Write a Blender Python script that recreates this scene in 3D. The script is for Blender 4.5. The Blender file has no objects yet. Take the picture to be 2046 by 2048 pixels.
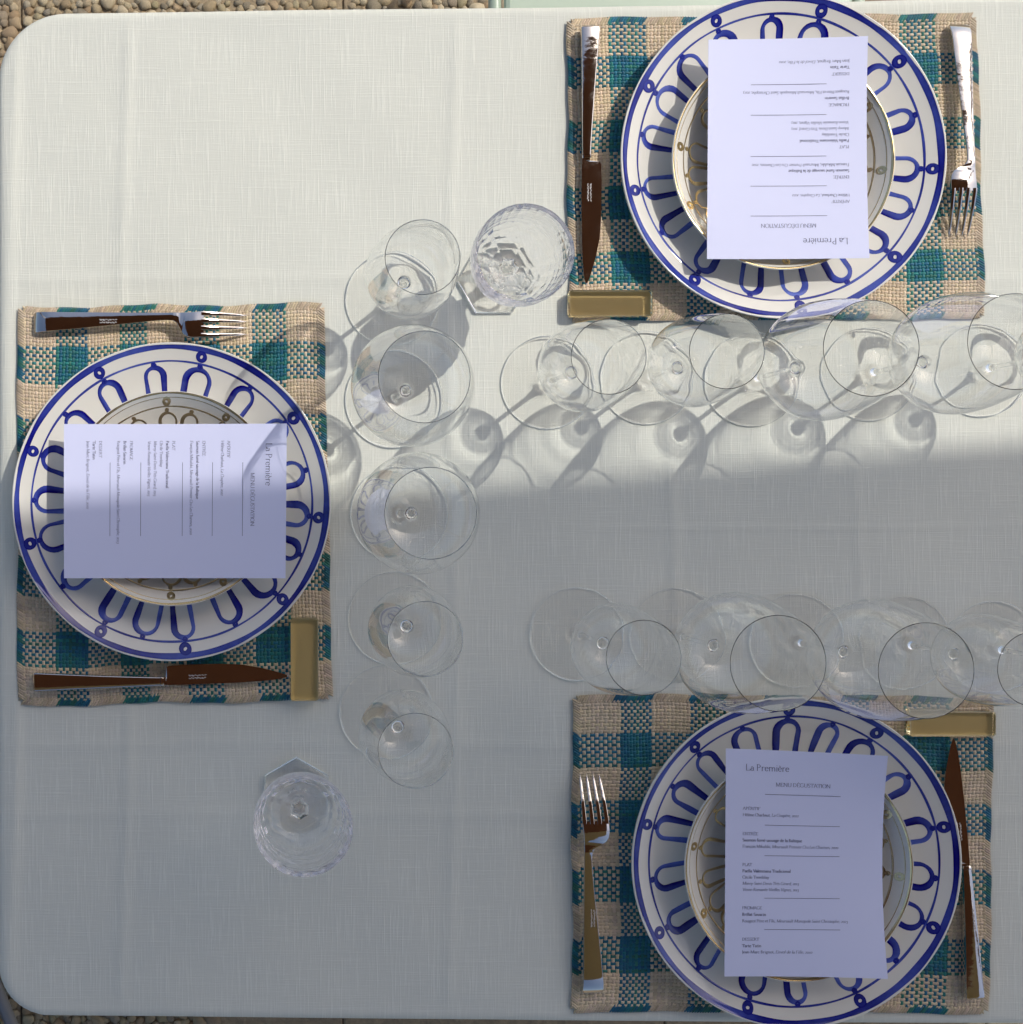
import bpy, math, random
import numpy as np
from mathutils import Vector, Matrix
R = math.radians
random.seed(7); rng = np.random.default_rng(7)
scene = bpy.context.scene
col = scene.collection

# ------------------------------------------------------------------ camera
# Photo pixels (2046 wide); 2046 px = 1.000 m on the table top.  The camera hangs straight
# above pixel (475, 1027); the photo is a crop of a wider picture, hence the lens shift.
CAM_H = 1.30
NX, NY = 475.0, 1027.0
def P(px, py, z=0.0):
    k = (CAM_H - z) / CAM_H / 2046.0
    return Vector(((NX - 1023) / 2046 + (px - NX) * k, (1024 - NY) / 2046 - (py - NY) * k, z))
cam_d = bpy.data.cameras.new('camera'); cam = bpy.data.objects.new('camera', cam_d); col.objects.link(cam)
cam.location = P(NX, NY, 0) + Vector((0, 0, CAM_H))
cam_d.sensor_fit = 'HORIZONTAL'; cam_d.sensor_width = 36; cam_d.lens = 36 * CAM_H
cam_d.shift_x = (1023 - NX) / 2046; cam_d.shift_y = (NY - 1024) / 2046
cam_d.clip_start = 0.05; cam_d.clip_end = 500
scene.camera = cam

# ------------------------------------------------------------------ light
SUN = Vector((0.511, 0.390, 0.766)).normalized()
SUN_STRENGTH, SKY_STRENGTH, EXPOSURE = 2.35, 0.15, -0.08
world = bpy.data.worlds.new('World'); scene.world = world; world.use_nodes = True
wn = world.node_tree.nodes; wl = world.node_tree.links
sky = wn.new('ShaderNodeTexSky'); sky.sky_type = 'NISHITA'; sky.sun_disc = False
sky.air_density = 1.0; sky.dust_density = 3.0; sky.ozone_density = 0.6
sky.sun_elevation = math.asin(SUN.z); sky.sun_rotation = math.atan2(SUN.x, SUN.y)
wl.new(sky.outputs[0], wn['Background'].inputs[0]); wn['Background'].inputs[1].default_value = SKY_STRENGTH
sun_d = bpy.data.lights.new('sun', 'SUN'); sun = bpy.data.objects.new('sun', sun_d); col.objects.link(sun)
sun_d.energy = SUN_STRENGTH; sun_d.angle = R(0.53); sun_d.color = (1.0, 0.965, 0.90)
sun.rotation_euler = SUN.to_track_quat('Z', 'Y').to_euler(); sun.location = SUN * 6
sun_d.cycles.is_caustics_light = True
scene.view_settings.view_transform = 'Standard'; scene.view_settings.look = 'None'
scene.view_settings.exposure = EXPOSURE; scene.view_settings.gamma = 1
cy = scene.cycles
scene.render.engine = 'CYCLES'
cy.max_bounces = 48; cy.transmission_bounces = 48; cy.glossy_bounces = 48; cy.diffuse_bounces = 2; cy.use_light_tree = True; cy.use_adaptive_sampling = True; cy.adaptive_threshold = 0.04; cy.transparent_max_bounces = 16
cy.caustics_refractive = True; cy.caustics_reflective = True; cy.blur_glossy = 0.1
cy.sample_clamp_indirect = 60.0; cy.use_denoising = True

# ------------------------------------------------------------------ helpers
def tag(o, label=None, cat=None, group=None, kind=None):
    if label: o['label'] = label
    if cat: o['category'] = cat
    if group: o['group'] = group
    if kind: o['kind'] = kind
    return o
def empty(name, loc, rz=0.0):
    o = bpy.data.objects.new(name, None); col.objects.link(o)
    o.location = loc; o.rotation_euler = (0, 0, rz); o.empty_display_size = 0.05
    return o
def mesh(name, v, f, mat=None, smooth=True):
    m = bpy.data.meshes.new(name)
    v = np.asarray(v, dtype=np.float32)
    if isinstance(f, np.ndarray):
        n, k = f.shape
        m.vertices.add(len(v)); m.vertices.foreach_set('co', v.ravel())
        m.loops.add(n * k); m.loops.foreach_set('vertex_index', f.ravel().astype(np.int32))
        m.polygons.add(n); m.polygons.foreach_set('loop_start', np.arange(n, dtype=np.int32) * k)
        m.update(calc_edges=True)
    else:
        m.from_pydata(v.tolist(), [], f)
    m.validate()
    m.polygons.foreach_set('use_smooth', np.full(len(m.polygons), smooth))
    if mat: m.materials.append(mat)
    return m
def obj(name, me, parent=None, loc=None, rz=0.0):
    o = bpy.data.objects.new(name, me); col.objects.link(o)
    if parent: o.parent = parent
    if loc is not None: o.location = loc
    if rz: o.rotation_euler = (0, 0, rz)
    return o
def receiver(o): o.cycles.is_caustics_receiver = True; return o
def caster(o): o.cycles.is_caustics_caster = True; return o
class MB:
    """collects shapes for one mesh"""
    def __init__(s): s.v = []; s.f = []; s.c = []
    def add(s, v, f, c=None):
        b = len(s.v); s.v += [tuple(p) for p in v]; s.f += [tuple(i + b for i in q) for q in f]
        if c is not None: s.c += [c] * len(v) if not isinstance(c, list) else c
    def box(s, a, b):
        x0, y0, z0 = a; x1, y1, z1 = b
        s.add([(x0,y0,z0),(x1,y0,z0),(x1,y1,z0),(x0,y1,z0),(x0,y0,z1),(x1,y0,z1),(x1,y1,z1),(x0,y1,z1)],
              [(0,3,2,1),(4,5,6,7),(0,1,5,4),(1,2,6,5),(2,3,7,6),(3,0,4,7)])
    def tube(s, pts, r, n=10):
        pts = [Vector(p) for p in pts]; rings = []
        up = Vector((0, 0, 1))
        for i, p in enumerate(pts):
            d = (pts[min(i + 1, len(pts) - 1)] - pts[max(i - 1, 0)]).normalized()
            a = d.cross(up if abs(d.z) < 0.95 else Vector((1, 0, 0))).normalized(); b = d.cross(a).normalized()
            rings.append([p + (a * math.cos(t) + b * math.sin(t)) * r for t in [2 * math.pi * k / n for k in range(n)]])
        s.loft(rings)
    def loft(s, rings, caps=True):
        n = len(rings[0]); v = [p for r in rings for p in r]; f = []
        for i in range(len(rings) - 1):
            for k in range(n):
                a = i * n + k; b = i * n + (k + 1) % n
                f.append((a, b, b + n, a + n))
        if caps:
            f.append(tuple(range(n - 1, -1, -1))); f.append(tuple((len(rings) - 1) * n + k for k in range(n)))
        s.add(v, f)
    def mesh(s, name, mat, smooth=True):
        m = mesh(name, s.v, s.f, mat, smooth)
        if s.c:
            a = m.color_attributes.new('tint', 'FLOAT_COLOR', 'POINT')
            a.data.foreach_set('color', np.array(s.c, dtype=np.float32).ravel())
        return m
def fix_normals(me):
    import bmesh
    b = bmesh.new(); b.from_mesh(me); bmesh.ops.recalc_face_normals(b, faces=b.faces); b.to_mesh(me); b.free()
    return me
def bevel(o, w, seg=2, ang=30):
    m = o.modifiers.new('bevel', 'BEVEL'); m.width = w; m.segments = seg; m.limit_method = 'ANGLE'; m.angle_limit = R(ang)
    return o
def spline(pts, sub=6):
    pts = [np.array(p, float) for p in pts]; out = []
    for i in range(len(pts) - 1):
        p0 = pts[max(i - 1, 0)]; p1 = pts[i]; p2 = pts[i + 1]; p3 = pts[min(i + 2, len(pts) - 1)]
        for t in np.linspace(0, 1, sub, endpoint=False):
            out.append(0.5 * ((2*p1) + (-p0+p2)*t + (2*p0-5*p1+4*p2-p3)*t*t + (-p0+3*p1-3*p2+p3)*t**3))
    out.append(pts[-1]); return np.array(out)

# ------------------------------------------------------------------ materials
def material(name):
    m = bpy.data.materials.new(name); m.use_nodes = True
    return m, m.node_tree.nodes, m.node_tree.links, m.node_tree.nodes['Principled BSDF']
def plain(name, c, rough=0.5, metal=0.0, spec=0.5, coat=0.0, bump=0.0, bscale=200, var=0.0):
    m, n, l, b = material(name)
    b.inputs['Base Color'].default_value = (*c, 1); b.inputs['Roughness'].default_value = rough
    b.inputs['Metallic'].default_value = metal; b.inputs['Specular IOR Level'].default_value = spec
    b.inputs['Coat Weight'].default_value = coat; b.inputs['Coat Roughness'].default_value = 0.05
    if bump or var:
        tc = n.new('ShaderNodeTexCoord'); nz = n.new('ShaderNodeTexNoise'); nz.inputs['Scale'].default_value = bscale
        nz.inputs['Detail'].default_value = 4; l.new(tc.outputs['Object'], nz.inputs['Vector'])
        if bump:
            bp = n.new('ShaderNodeBump'); bp.inputs['Strength'].default_value = bump; bp.inputs['Distance'].default_value = 0.001
            l.new(nz.outputs['Fac'], bp.inputs['Height']); l.new(bp.outputs[0], b.inputs['Normal'])
        if var:
            mx = n.new('ShaderNodeMix'); mx.data_type = 'RGBA'
            mx.inputs['A'].default_value = (*[x * (1 - var) for x in c], 1); mx.inputs['B'].default_value = (*[min(1, x * (1 + var)) for x in c], 1)
            l.new(nz.outputs['Fac'], mx.inputs['Factor']); l.new(mx.outputs['Result'], b.inputs['Base Color'])
    return m
M = {}
def math_node(n, l, op, a, b=None, c=None):
    q = n.new('ShaderNodeMath'); q.operation = op
    for i, x in enumerate((a, b, c)):
        if x is None: continue
        if isinstance(x, (int, float)): q.inputs[i].default_value = x
        else: l.new(x, q.inputs[i])
    return q.outputs[0]

# slub linen: long thick-and-thin threads both ways
m, n, l, b = material('slub_linen'); M['linen'] = m
tc = n.new('ShaderNodeTexCoord')
def stretched(sx, sy, detail=2.0, rough=0.5):
    mp = n.new('ShaderNodeMapping'); mp.inputs['Scale'].default_value = (sx, sy, 1)
    l.new(tc.outputs['Object'], mp.inputs['Vector'])
    q = n.new('ShaderNodeTexNoise'); q.inputs['Scale'].default_value = 1.0; q.inputs['Detail'].default_value = detail
    q.inputs['Roughness'].default_value = rough
    l.new(mp.outputs[0], q.inputs['Vector']); return q.outputs['Fac']
warp = stretched(520, 21); weft = stretched(15, 620); warp2 = stretched(1100, 60); weft2 = stretched(60, 1100)
bands = stretched(40, 1.2); blot = stretched(9, 9)
def ramp(x, p0, p1):
    r_ = n.new('ShaderNodeMapRange'); r_.inputs['From Min'].default_value = p0; r_.inputs['From Max'].default_value = p1
    r_.clamp = True; l.new(x, r_.inputs['Value']); return r_.outputs[0]
slub = ramp(warp, 0.50, 0.72); slubh = ramp(weft, 0.52, 0.78)
t = math_node(n, l, 'ADD', math_node(n, l, 'MULTIPLY', slub, 0.50), math_node(n, l, 'MULTIPLY', slubh, 0.34))
t = math_node(n, l, 'ADD', t, math_node(n, l, 'MULTIPLY', math_node(n, l, 'SUBTRACT', warp2, 0.5), 0.35))
t = math_node(n, l, 'ADD', t, math_node(n, l, 'MULTIPLY', math_node(n, l, 'SUBTRACT', weft2, 0.5), 0.45))
t = math_node(n, l, 'ADD', t, math_node(n, l, 'MULTIPLY', math_node(n, l, 'SUBTRACT', bands, 0.5), 0.18))
t = math_node(n, l, 'ADD', t, math_node(n, l, 'MULTIPLY', math_node(n, l, 'SUBTRACT', blot, 0.5), 0.2))
cr = n.new('ShaderNodeValToRGB'); cr.color_ramp.elements[0].position = -0.0; cr.color_ramp.elements[1].position = 0.9
cr.color_ramp.elements[0].color = (0.712, 0.717, 0.631, 1); cr.color_ramp.elements[1].color = (0.812, 0.817, 0.723, 1)
l.new(t, cr.inputs[0]); l.new(cr.outputs[0], b.inputs['Base Color'])
b.inputs['Roughness'].default_value = 0.85; b.inputs['Specular IOR Level'].default_value = 0.2
b.inputs['Sheen Weight'].default_value = 0.15
bp = n.new('ShaderNodeBump'); bp.inputs['Strength'].default_value = 0.55; bp.inputs['Distance'].default_value = 0.0006
l.new(t, bp.inputs['Height']); l.new(bp.outputs[0], b.inputs['Normal'])

def tint_material(name, rough, spec=0.5, coat=0.0, metal=0.0, grain=0.0, gscale=900):
    m, n, l, b = material(name)
    at = n.new('ShaderNodeAttribute'); at.attribute_name = 'tint'
    l.new(at.outputs['Color'], b.inputs['Base Color'])
    b.inputs['Roughness'].default_value = rough; b.inputs['Specular IOR Level'].default_value = spec
    b.inputs['Coat Weight'].default_value = coat; b.inputs['Coat Roughness'].default_value = 0.04; b.inputs['Metallic'].default_value = metal
    if grain:
        tc = n.new('ShaderNodeTexCoord'); nz = n.new('ShaderNodeTexNoise'); nz.inputs['Scale'].default_value = gscale
        l.new(tc.outputs['Object'], nz.inputs['Vector'])
        hs = n.new('ShaderNodeHueSaturation'); l.new(at.outputs['Color'], hs.inputs['Color'])
        l.new(math_node(n, l, 'ADD', math_node(n, l, 'MULTIPLY', nz.outputs['Fac'], grain), 1 - grain / 2), hs.inputs['Value'])
        l.new(hs.outputs[0], b.inputs['Base Color'])
    return m
M['weave'] = tint_material('paper_yarn_weave', 0.5, 0.4, grain=0.5)
M['cobalt'] = tint_material('cobalt_underglaze', 0.08, 0.5, grain=0.7, gscale=150)
M['porcelain'] = plain('white_porcelain', (0.80, 0.775, 0.705), 0.09, var=0.015, bscale=30)
M['gilt'] = plain('gilt_lustre', (0.96, 0.72, 0.38), 0.22, metal=1.0, var=0.12, bscale=120)
M['steel'] = plain('polished_steel', (0.62, 0.60, 0.585), 0.07, metal=1.0, bump=0.012, bscale=900)
M['steel_blade'] = plain('blade_steel', (0.66, 0.63, 0.61), 0.10, metal=1.0, bump=0.02, bscale=700)
for key in ('steel', 'steel_blade'):
    m = M[key]; n = m.node_tree.nodes; l = m.node_tree.links; b = n['Principled BSDF']
    tc = n.new('ShaderNodeTexCoord'); nz = n.new('ShaderNodeTexNoise'); nz.inputs['Scale'].default_value = 95; nz.inputs['Detail'].default_value = 7; nz.inputs['Distortion'].default_value = 1.2
    l.new(tc.outputs['Object'], nz.inputs['Vector'])
    r_ = n.new('ShaderNodeMapRange'); r_.inputs['From Min'].default_value = 0.50; r_.inputs['From Max'].default_value = 0.85; r_.inputs['To Min'].default_value = 0.05; r_.inputs['To Max'].default_value = 0.14
    l.new(nz.outputs['Fac'], r_.inputs['Value']); l.new(r_.outputs[0], b.inputs['Roughness'])
    nw = n.new('ShaderNodeTexNoise'); nw.inputs['Scale'].default_value = 55; nw.inputs['Detail'].default_value = 3; l.new(tc.outputs['Object'], nw.inputs['Vector'])
    bw = n.new('ShaderNodeBump'); bw.inputs['Strength'].default_value = 0.35; bw.inputs['Distance'].default_value = 0.0006; l.new(nw.outputs['Fac'], bw.inputs['Height'])
    old = b.inputs['Normal'].links[0].from_node; l.new(bw.outputs[0], old.inputs['Normal'])
M['mark'] = plain('etched_mark', (0.80, 0.78, 0.76), 0.7, metal=0.3)
M['card'] = plain('optic_white_card', (0.72, 0.74, 0.955), 0.55, spec=0.35, bump=0.05, bscale=1500)
M['ink'] = plain('grey_ink', (0.10, 0.10, 0.20), 0.7)
def glass(name, ior, tintc=(1, 1, 1), rough=0.0):
    m = bpy.data.materials.new(name); m.use_nodes = True; n = m.node_tree.nodes; l = m.node_tree.links
    n.remove(n['Principled BSDF']); g = n.new('ShaderNodeBsdfGlass'); g.inputs['IOR'].default_value = ior
    g.inputs['Roughness'].default_value = rough; g.inputs['Color'].default_value = (*tintc, 1)
    l.new(g.outputs[0], n['Material Output'].inputs[0]); return m
M['glass'] = glass('clear_glass', 1.50, (0.998, 1.0, 0.999))
M['foot_glass'] = glass('thin_foot_glass', 1.38, (1.0, 1.0, 1.0))
M['crystal'] = glass('lead_crystal', 1.50, (0.997, 0.997, 1.0))
M['amber'] = glass('amber_glass', 1.47, (0.99, 0.972, 0.91), 0.03)
M['rest'] = plain('olive_glass_satin', (0.43, 0.325, 0.14), 0.30, coat=0.6, var=0.06, bscale=70)
M['goldback'] = plain('gold_painted_back', (0.53, 0.42, 0.22), 0.5, metal=0.0, var=0.05, bscale=60)
M['awning'] = plain('brown_canvas', (0.14, 0.06, 0.033), 0.9, var=0.15, bscale=25)
M['khaki'] = plain('khaki_canvas', (0.34, 0.30, 0.19), 0.9, var=0.12, bscale=25)
M['awning_bar'] = plain('brown_lacquered_metal', (0.10, 0.05, 0.03), 0.4)
M['wood'] = plain('oiled_wood', (0.30, 0.19, 0.10), 0.5, var=0.3, bscale=14)
M['sage'] = plain('sage_lacquered_steel', (0.46, 0.56, 0.45), 0.35, var=0.05, bscale=40)
M['greytube'] = plain('grey_lacquered_tube', (0.27, 0.275, 0.28), 0.35)
M['rubber'] = plain('black_rubber', (0.02, 0.02, 0.022), 0.8)
# pebbles: colour per object
m, n, l, b = material('river_pebble'); M['pebble'] = m
oi = n.new('ShaderNodeObjectInfo'); cr = n.new('ShaderNodeValToRGB'); cr.color_ramp.interpolation = 'LINEAR'
e = cr.color_ramp.elements
cols = [(0.0,(0.294,0.216,0.122)),(0.16,(0.412,0.324,0.192)),(0.3,(0.216,0.180,0.122)),(0.45,(0.470,0.387,0.252)),(0.6,(0.353,0.243,0.133)),(0.72,(0.255,0.225,0.170)),(0.85,(0.510,0.423,0.281)),(1.0,(0.323,0.270,0.148))]
e[0].position = 0; e[0].color = (*cols[0][1], 1); e[1].position = 1; e[1].color = (*cols[-1][1], 1)
for p_, c_ in cols[1:-1]:
    q = e.new(p_); q.color = (*c_, 1)
tc = n.new('ShaderNodeTexCoord'); nz = n.new('ShaderNodeTexNoise'); nz.inputs['Scale'].default_value = 130; nz.inputs['Detail'].default_value = 5
l.new(tc.outputs['Object'], nz.inputs['Vector'])
hs = n.new('ShaderNodeHueSaturation'); l.new(oi.outputs['Random'], cr.inputs[0]); l.new(cr.outputs[0], hs.inputs['Color'])
l.new(math_node(n, l, 'ADD', math_node(n, l, 'MULTIPLY', nz.outputs['Fac'], 0.7), 0.65), hs.inputs['Value'])
l.new(hs.outputs[0], b.inputs['Base Color']); b.inputs['Roughness'].default_value = 0.65
bp = n.new('ShaderNodeBump'); bp.inputs['Strength'].default_value = 0.5; bp.inputs['Distance'].default_value = 0.0015; l.new(nz.outputs['Fac'], bp.inputs['Height']); l.new(bp.outputs[0], b.inputs['Normal'])
M['pebble_tint'] = tint_material('river_pebble_bed', 0.65, grain=0.7, gscale=130)
# ground sheet / slabs: washed concrete with pebble cells for the distance
m, n, l, b = material('washed_concrete'); M['concrete'] = m
tc = n.new('ShaderNodeTexCoord'); vo = n.new('ShaderNodeTexVoronoi'); vo.inputs['Scale'].default_value = 55
nz = n.new('ShaderNodeTexNoise'); nz.inputs['Scale'].default_value = 160; nz.inputs['Detail'].default_value = 6
l.new(tc.outputs['Object'], vo.inputs['Vector']); l.new(tc.outputs['Object'], nz.inputs['Vector'])
mx = n.new('ShaderNodeMix'); mx.data_type = 'RGBA'; mx.inputs['A'].default_value = (.36, .28, .175, 1); mx.inputs['B'].default_value = (.27, .215, .14, 1)
l.new(vo.outputs['Color'], mx.inputs['Factor'])
hs = n.new('ShaderNodeHueSaturation'); l.new(mx.outputs['Result'], hs.inputs['Color'])
l.new(math_node(n, l, 'ADD', math_node(n, l, 'MULTIPLY', nz.outputs['Fac'], 0.8), 0.6), hs.inputs['Value'])
l.new(hs.outputs[0], b.inputs['Base Color']); b.inputs['Roughness'].default_value = 0.9
bp = n.new('ShaderNodeBump'); bp.inputs['Strength'].default_value = 0.6; bp.inputs['Distance'].default_value = 0.004
l.new(nz.outputs['Fac'], bp.inputs['Height']); l.new(bp.outputs[0], b.inputs['Normal'])
M['joint'] = plain('dark_joint_sand', (.10, .075, .05), 0.95, var=0.3, bscale=300)

# ------------------------------------------------------------------ ground
GZ = -0.75
g = MB(); g.add([(-60,-60,GZ-.03),(60,-60,GZ-.03),(60,60,GZ-.03),(-60,60,GZ-.03)], [(0,1,2,3)])
ground = obj('ground', g.mesh('ground', M['concrete'])); tag(ground, kind='structure')
gb = MB(); gb.add([(-1.85,-1.75,GZ-.005),(2.2,-1.75,GZ-.005),(2.2,1.75,GZ-.005),(-1.85,1.75,GZ-.005)], [(0,1,2,3)])
obj('joint_bed', gb.mesh('joint_bed', M['joint']), ground)
X_J, Y_J, SL = -0.601, 0.30, 0.496
sb = MB(); h = SL / 2 - 0.0009; sb.box((-h, -h, -0.01), (h, h, 0)); slab_me = sb.mesh('paving_slab', M['concrete'], False)
for i in range(-2, 6):
    for j in range(-4, 3):
        o = obj('paving_slab', slab_me, ground, (X_J + (i + .5) * SL, Y_J + (j + .5) * SL, GZ)); bevel(o, 0.003)
# pebbles set in the slabs
def pebble_mesh(seed):
    import bmesh
    r = random.Random(seed); b_ = bmesh.new(); bmesh.ops.create_icosphere(b_, subdivisions=2, radius=1)
    ax = (r.uniform(.95, 1.35), r.uniform(.7, .95), r.uniform(.45, .65)); o3 = [r.uniform(0, 9) for _ in range(3)]
    for v in b_.verts:
        d = v.co.normalized()
        k = 1 + .13 * math.sin(2.1*d.x*2+o3[0]) + .10*math.sin(2.6*d.y*2+o3[1]) + .06*math.sin(5*d.z+3*d.x+o3[2])
        v.co = Vector((d.x*ax[0]*k, d.y*ax[1]*k, d.z*ax[2]*k))
    me = bpy.data.meshes.new('pebble'); b_.to_mesh(me); b_.free(); me.materials.append(M['pebble'])
    me.polygons.foreach_set('use_smooth', np.full(len(me.polygons), True)); return me
peb = [pebble_mesh(s) for s in range(9)]
def scatter(x0, x1, y0, y1, tries, rmin, rmax):
    cell = 0.03; grid = {}; out = []
    for _ in range(tries):
        r = rmin + (rmax - rmin) * random.random() ** 1.6
        x = random.uniform(x0, x1); y = random.uniform(y0, y1)
        fx = (x - X_J) % SL; fy = (y - Y_J) % SL
        if min(fx, SL - fx) < 0.009 or min(fy, SL - fy) < 0.009: continue
        cx, cy_ = int(x / cell), int(y / cell); ok = True
        for a in (-1, 0, 1):
            for b2 in (-1, 0, 1):
                for (u, v_, s) in grid.get((cx + a, cy_ + b2), ()):
                    if (u - x) ** 2 + (v_ - y) ** 2 < (0.66 * (r + s)) ** 2: ok = False; break
                if not ok: break
            if not ok: break
        if ok: grid.setdefault((cx, cy_), []).append((x, y, r)); out.append((x, y, r))
    return out
spots = scatter(-0.95, 0.30, 0.52, 1.05, 90000, 0.0060, 0.0130) + scatter(-0.95, -0.30, -1.05, -0.52, 45000, 0.0060, 0.0130)
def ground_px(x, y):
    k = CAM_H / (CAM_H - GZ); return NX + (x - cam.location.x) * k * 2046, NY - (y - cam.location.y) * k * 2046
def seen(x, y):
    px, py = ground_px(x, y)
    if px < -12 or py < -12 or py > 2060: return False
    if py < 30: return px < 1012 and (py < 34 - px * .018 or px < 160)
    return (px < 140 and py < 150 and px * 1.0 + py * 1.25 < 215) or (py > 2024 and px < 1100) or (py > 1925 and px < 80)
vis = [s for s in spots if seen(s[0], s[1])]; vis.sort(key=lambda s: -s[2]); near = vis[:300]; nearset = set(near)
for (x, y, r) in near:
    o = bpy.data.objects.new('pebble', random.choice(peb)); col.objects.link(o); o.parent = ground
    o.location = (x, y, GZ + r * .18); o.rotation_euler = (random.uniform(-.25, .25), random.uniform(-.25, .25), random.uniform(0, 6.28)); o.scale = (r, r, r * 1.05)
bv = []; bf = []; bc = []; base = 0
pv = [np.array([v.co[:] for v in me.vertices]) for me in peb]; pf = [np.array([p.vertices[:] for p in me.polygons]) for me in peb]
pc = [(0.294,0.216,0.122),(0.412,0.324,0.192),(0.216,0.180,0.122),(0.470,0.387,0.252),(0.353,0.243,0.133),(0.255,0.225,0.170),(0.510,0.423,0.281)]
for s in spots:
    if s in nearset: continue
    k = random.randrange(len(peb)); a = random.uniform(0, 6.28); x, y, r = s
    ca, sa = math.cos(a), math.sin(a); V = pv[k] * r
    bv.append(np.stack([V[:,0]*ca - V[:,1]*sa + x, V[:,0]*sa + V[:,1]*ca + y, V[:,2] + GZ + r*.18], 1)); bf.append(pf[k] + base); base += len(V)
    bc.append(np.tile(np.array([*random.choice(pc), 1.0]), (len(V), 1)))
me = mesh('pebble_bed', np.concatenate(bv), np.concatenate(bf), M['pebble_tint'])
a = me.color_attributes.new('tint', 'FLOAT_COLOR', 'POINT'); a.data.foreach_set('color', np.concatenate(bc).astype(np.float32).ravel())
tag(obj('pebble_bed', me, ground), kind='stuff')

# ------------------------------------------------------------------ awning overhead (casts the shade, mirrored in the cutlery)
AZ = 2.50
def edge_pt(px, py): q = P(px, py, 0); return Vector((q.x + AZ * SUN.x / SUN.z, q.y + AZ * SUN.y / SUN.z, AZ))
e0, e1 = edge_pt(0, 1052), edge_pt(2046, 882)
ang = math.atan2(e1.y - e0.y, e1.x - e0.x)
aw = empty('patio_awning', (e0.x, e0.y, GZ), ang); tag(aw, 'brown canvas awning on four posts stretched over the table', 'awning')
ZA = AZ - GZ; AL, AR, AD = -2.9, 1.25, 2.45
v = []; f = []; nxx, nyy = 18, 10
for j in range(nyy + 1):
    for i in range(nxx + 1):
        x = AL + (AR - AL) * i / nxx; y = -AD * j / nyy
        v.append((x, y, ZA + 0.05 * j / nyy * 4 - 0.012 * math.sin(math.pi * (i * 3 / nxx % 1)) * (1 if j else 0)))
for j in range(nyy):
    for i in range(nxx): a = j * (nxx + 1) + i; f.append((a, a + 1, a + nxx + 2, a + nxx + 1))
obj('canopy', mesh('canopy', v, f, M['awning']), aw)
q = MB(); q.box((AL, -AD - .75, ZA + .19), (AR, -AD - .004, ZA + .205)); obj('rear_panel', q.mesh('rear_panel', M['khaki'], False), aw)
q = MB(); q.box((AL - .03, -.05, ZA + .003), (AR + .03, -.012, ZA + .04)); bevel(obj('front_bar', q.mesh('front_bar', M['awning_bar'], False), aw), .006)
for x in (AL + .05, AR - .05):
    for y in (-.05, -AD + .05):
        q = MB(); q.box((x - .03, y - .03, 0), (x + .03, y + .03, ZA - .05 + (.2 if y < -1 else 0))); bevel(obj('post', q.mesh('post', M['awning_bar'], False), aw), .004)

# ------------------------------------------------------------------ table and cloth
XL, XR = -0.5022, 1.26
YT, YB = 0.4955, -0.4985
tb = empty('dining_table', (0.38, 0, GZ)); tag(tb, 'long rectangular table under the pale linen tablecloth', 'table')
def slab_ring(z, ins):
    pts = []
    for sx, sy, a0 in ((1,1,0),(-1,1,90),(-1,-1,180),(1,-1,270)):
        for k in range(9):
            t_ = R(a0 + 90 * k / 8); cx_ = (XR - .012 - ins - .07) if sx > 0 else (XL + .012 + ins + .07); cy2 = (YT - .02 - ins - .07) if sy > 0 else (YB + .02 + ins + .07)
            pts.append((cx_ - .38 + .07 * math.cos(t_), cy2 + .07 * math.sin(t_), z))
    return pts
q = MB(); q.loft([slab_ring(-.034 - GZ, .004), slab_ring(-.030 - GZ, 0), slab_ring(-.008 - GZ, 0), slab_ring(-.004 - GZ, .004)])
obj('tabletop', fix_normals(q.mesh('tabletop', M['wood'], False)), tb)
for x in (XL + .12, XR - .12):
    for y in (YB + .1, YT - .1):
        q = MB(); q.box((x - .38 - .03, y - .03, 0), (x - .38 + .03, y + .03, -.033 - GZ)); bevel(obj('leg', q.mesh('leg', M['wood'], False), tb), .005)

def axis(lo, hi, fine_lo, fine_hi, step_f, step_c):
    out = []; x = lo
    while x < hi:
        out.append(x); x += step_f if fine_lo <= x <= fine_hi else step_c
    out.append(hi); return np.array(out)
DROP = 0.16
gx = np.concatenate([np.linspace(XL - DROP, XL - .012, 18), np.arange(XL - .010, 0.56, .0034), np.linspace(.57, XR, 40), np.linspace(XR + .004, XR + DROP, 12)])
gy = np.concatenate([np.linspace(YB - DROP, YB - .012, 18), np.arange(YB - .010, YT + .010, .0034), np.linspace(YT + .012, YT + DROP, 18)])
GX, GY = np.meshgrid(gx, gy)
# rounded rectangle, slightly out of square like the photo
cxm, cym = (XL + XR) / 2, (YT + YB) / 2; hx, hy = (XR - XL) / 2, (YT - YB) / 2
grow = (GX + 0.37) * 0.006
YY = GY
GPX = 1023 + GX * 2046
yt = (1024 - np.interp(GPX, [-100, 260, 600, 1140, 1500, 1900, 3000], [26, 21, 15.5, 10, 4, -7, -22])) / 2046
yb = (1024 - np.interp(GPX, [-100, 260, 1100, 1600, 3000], [2033, 2036.5, 2045, 2049, 2056])) / 2046
cyl = (yt + yb) / 2; hyl = (yt - yb) / 2
rad = np.where(GY > 0, 0.066, 0.050)
dx = np.abs(GX - cxm) - (hx - rad); dy = np.abs(YY - cyl) - (hyl - rad)
qx, qy = np.maximum(dx, 0), np.maximum(dy, 0); ln = np.sqrt(qx**2 + qy**2)
sd = np.minimum(np.maximum(dx, dy), 0) + ln - rad
nx_ = np.where(ln > 1e-9, qx / np.maximum(ln, 1e-9), (dx > dy)) * np.sign(GX - cxm); ny_ = np.where(ln > 1e-9, qy / np.maximum(ln, 1e-9), (dx <= dy)) * np.sign(YY - cyl)
rr = 0.007; s0 = sd + rr
th = np.clip(s0 / rr, 0, math.pi / 2); over = np.maximum(s0 - rr * math.pi / 2, 0)
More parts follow.
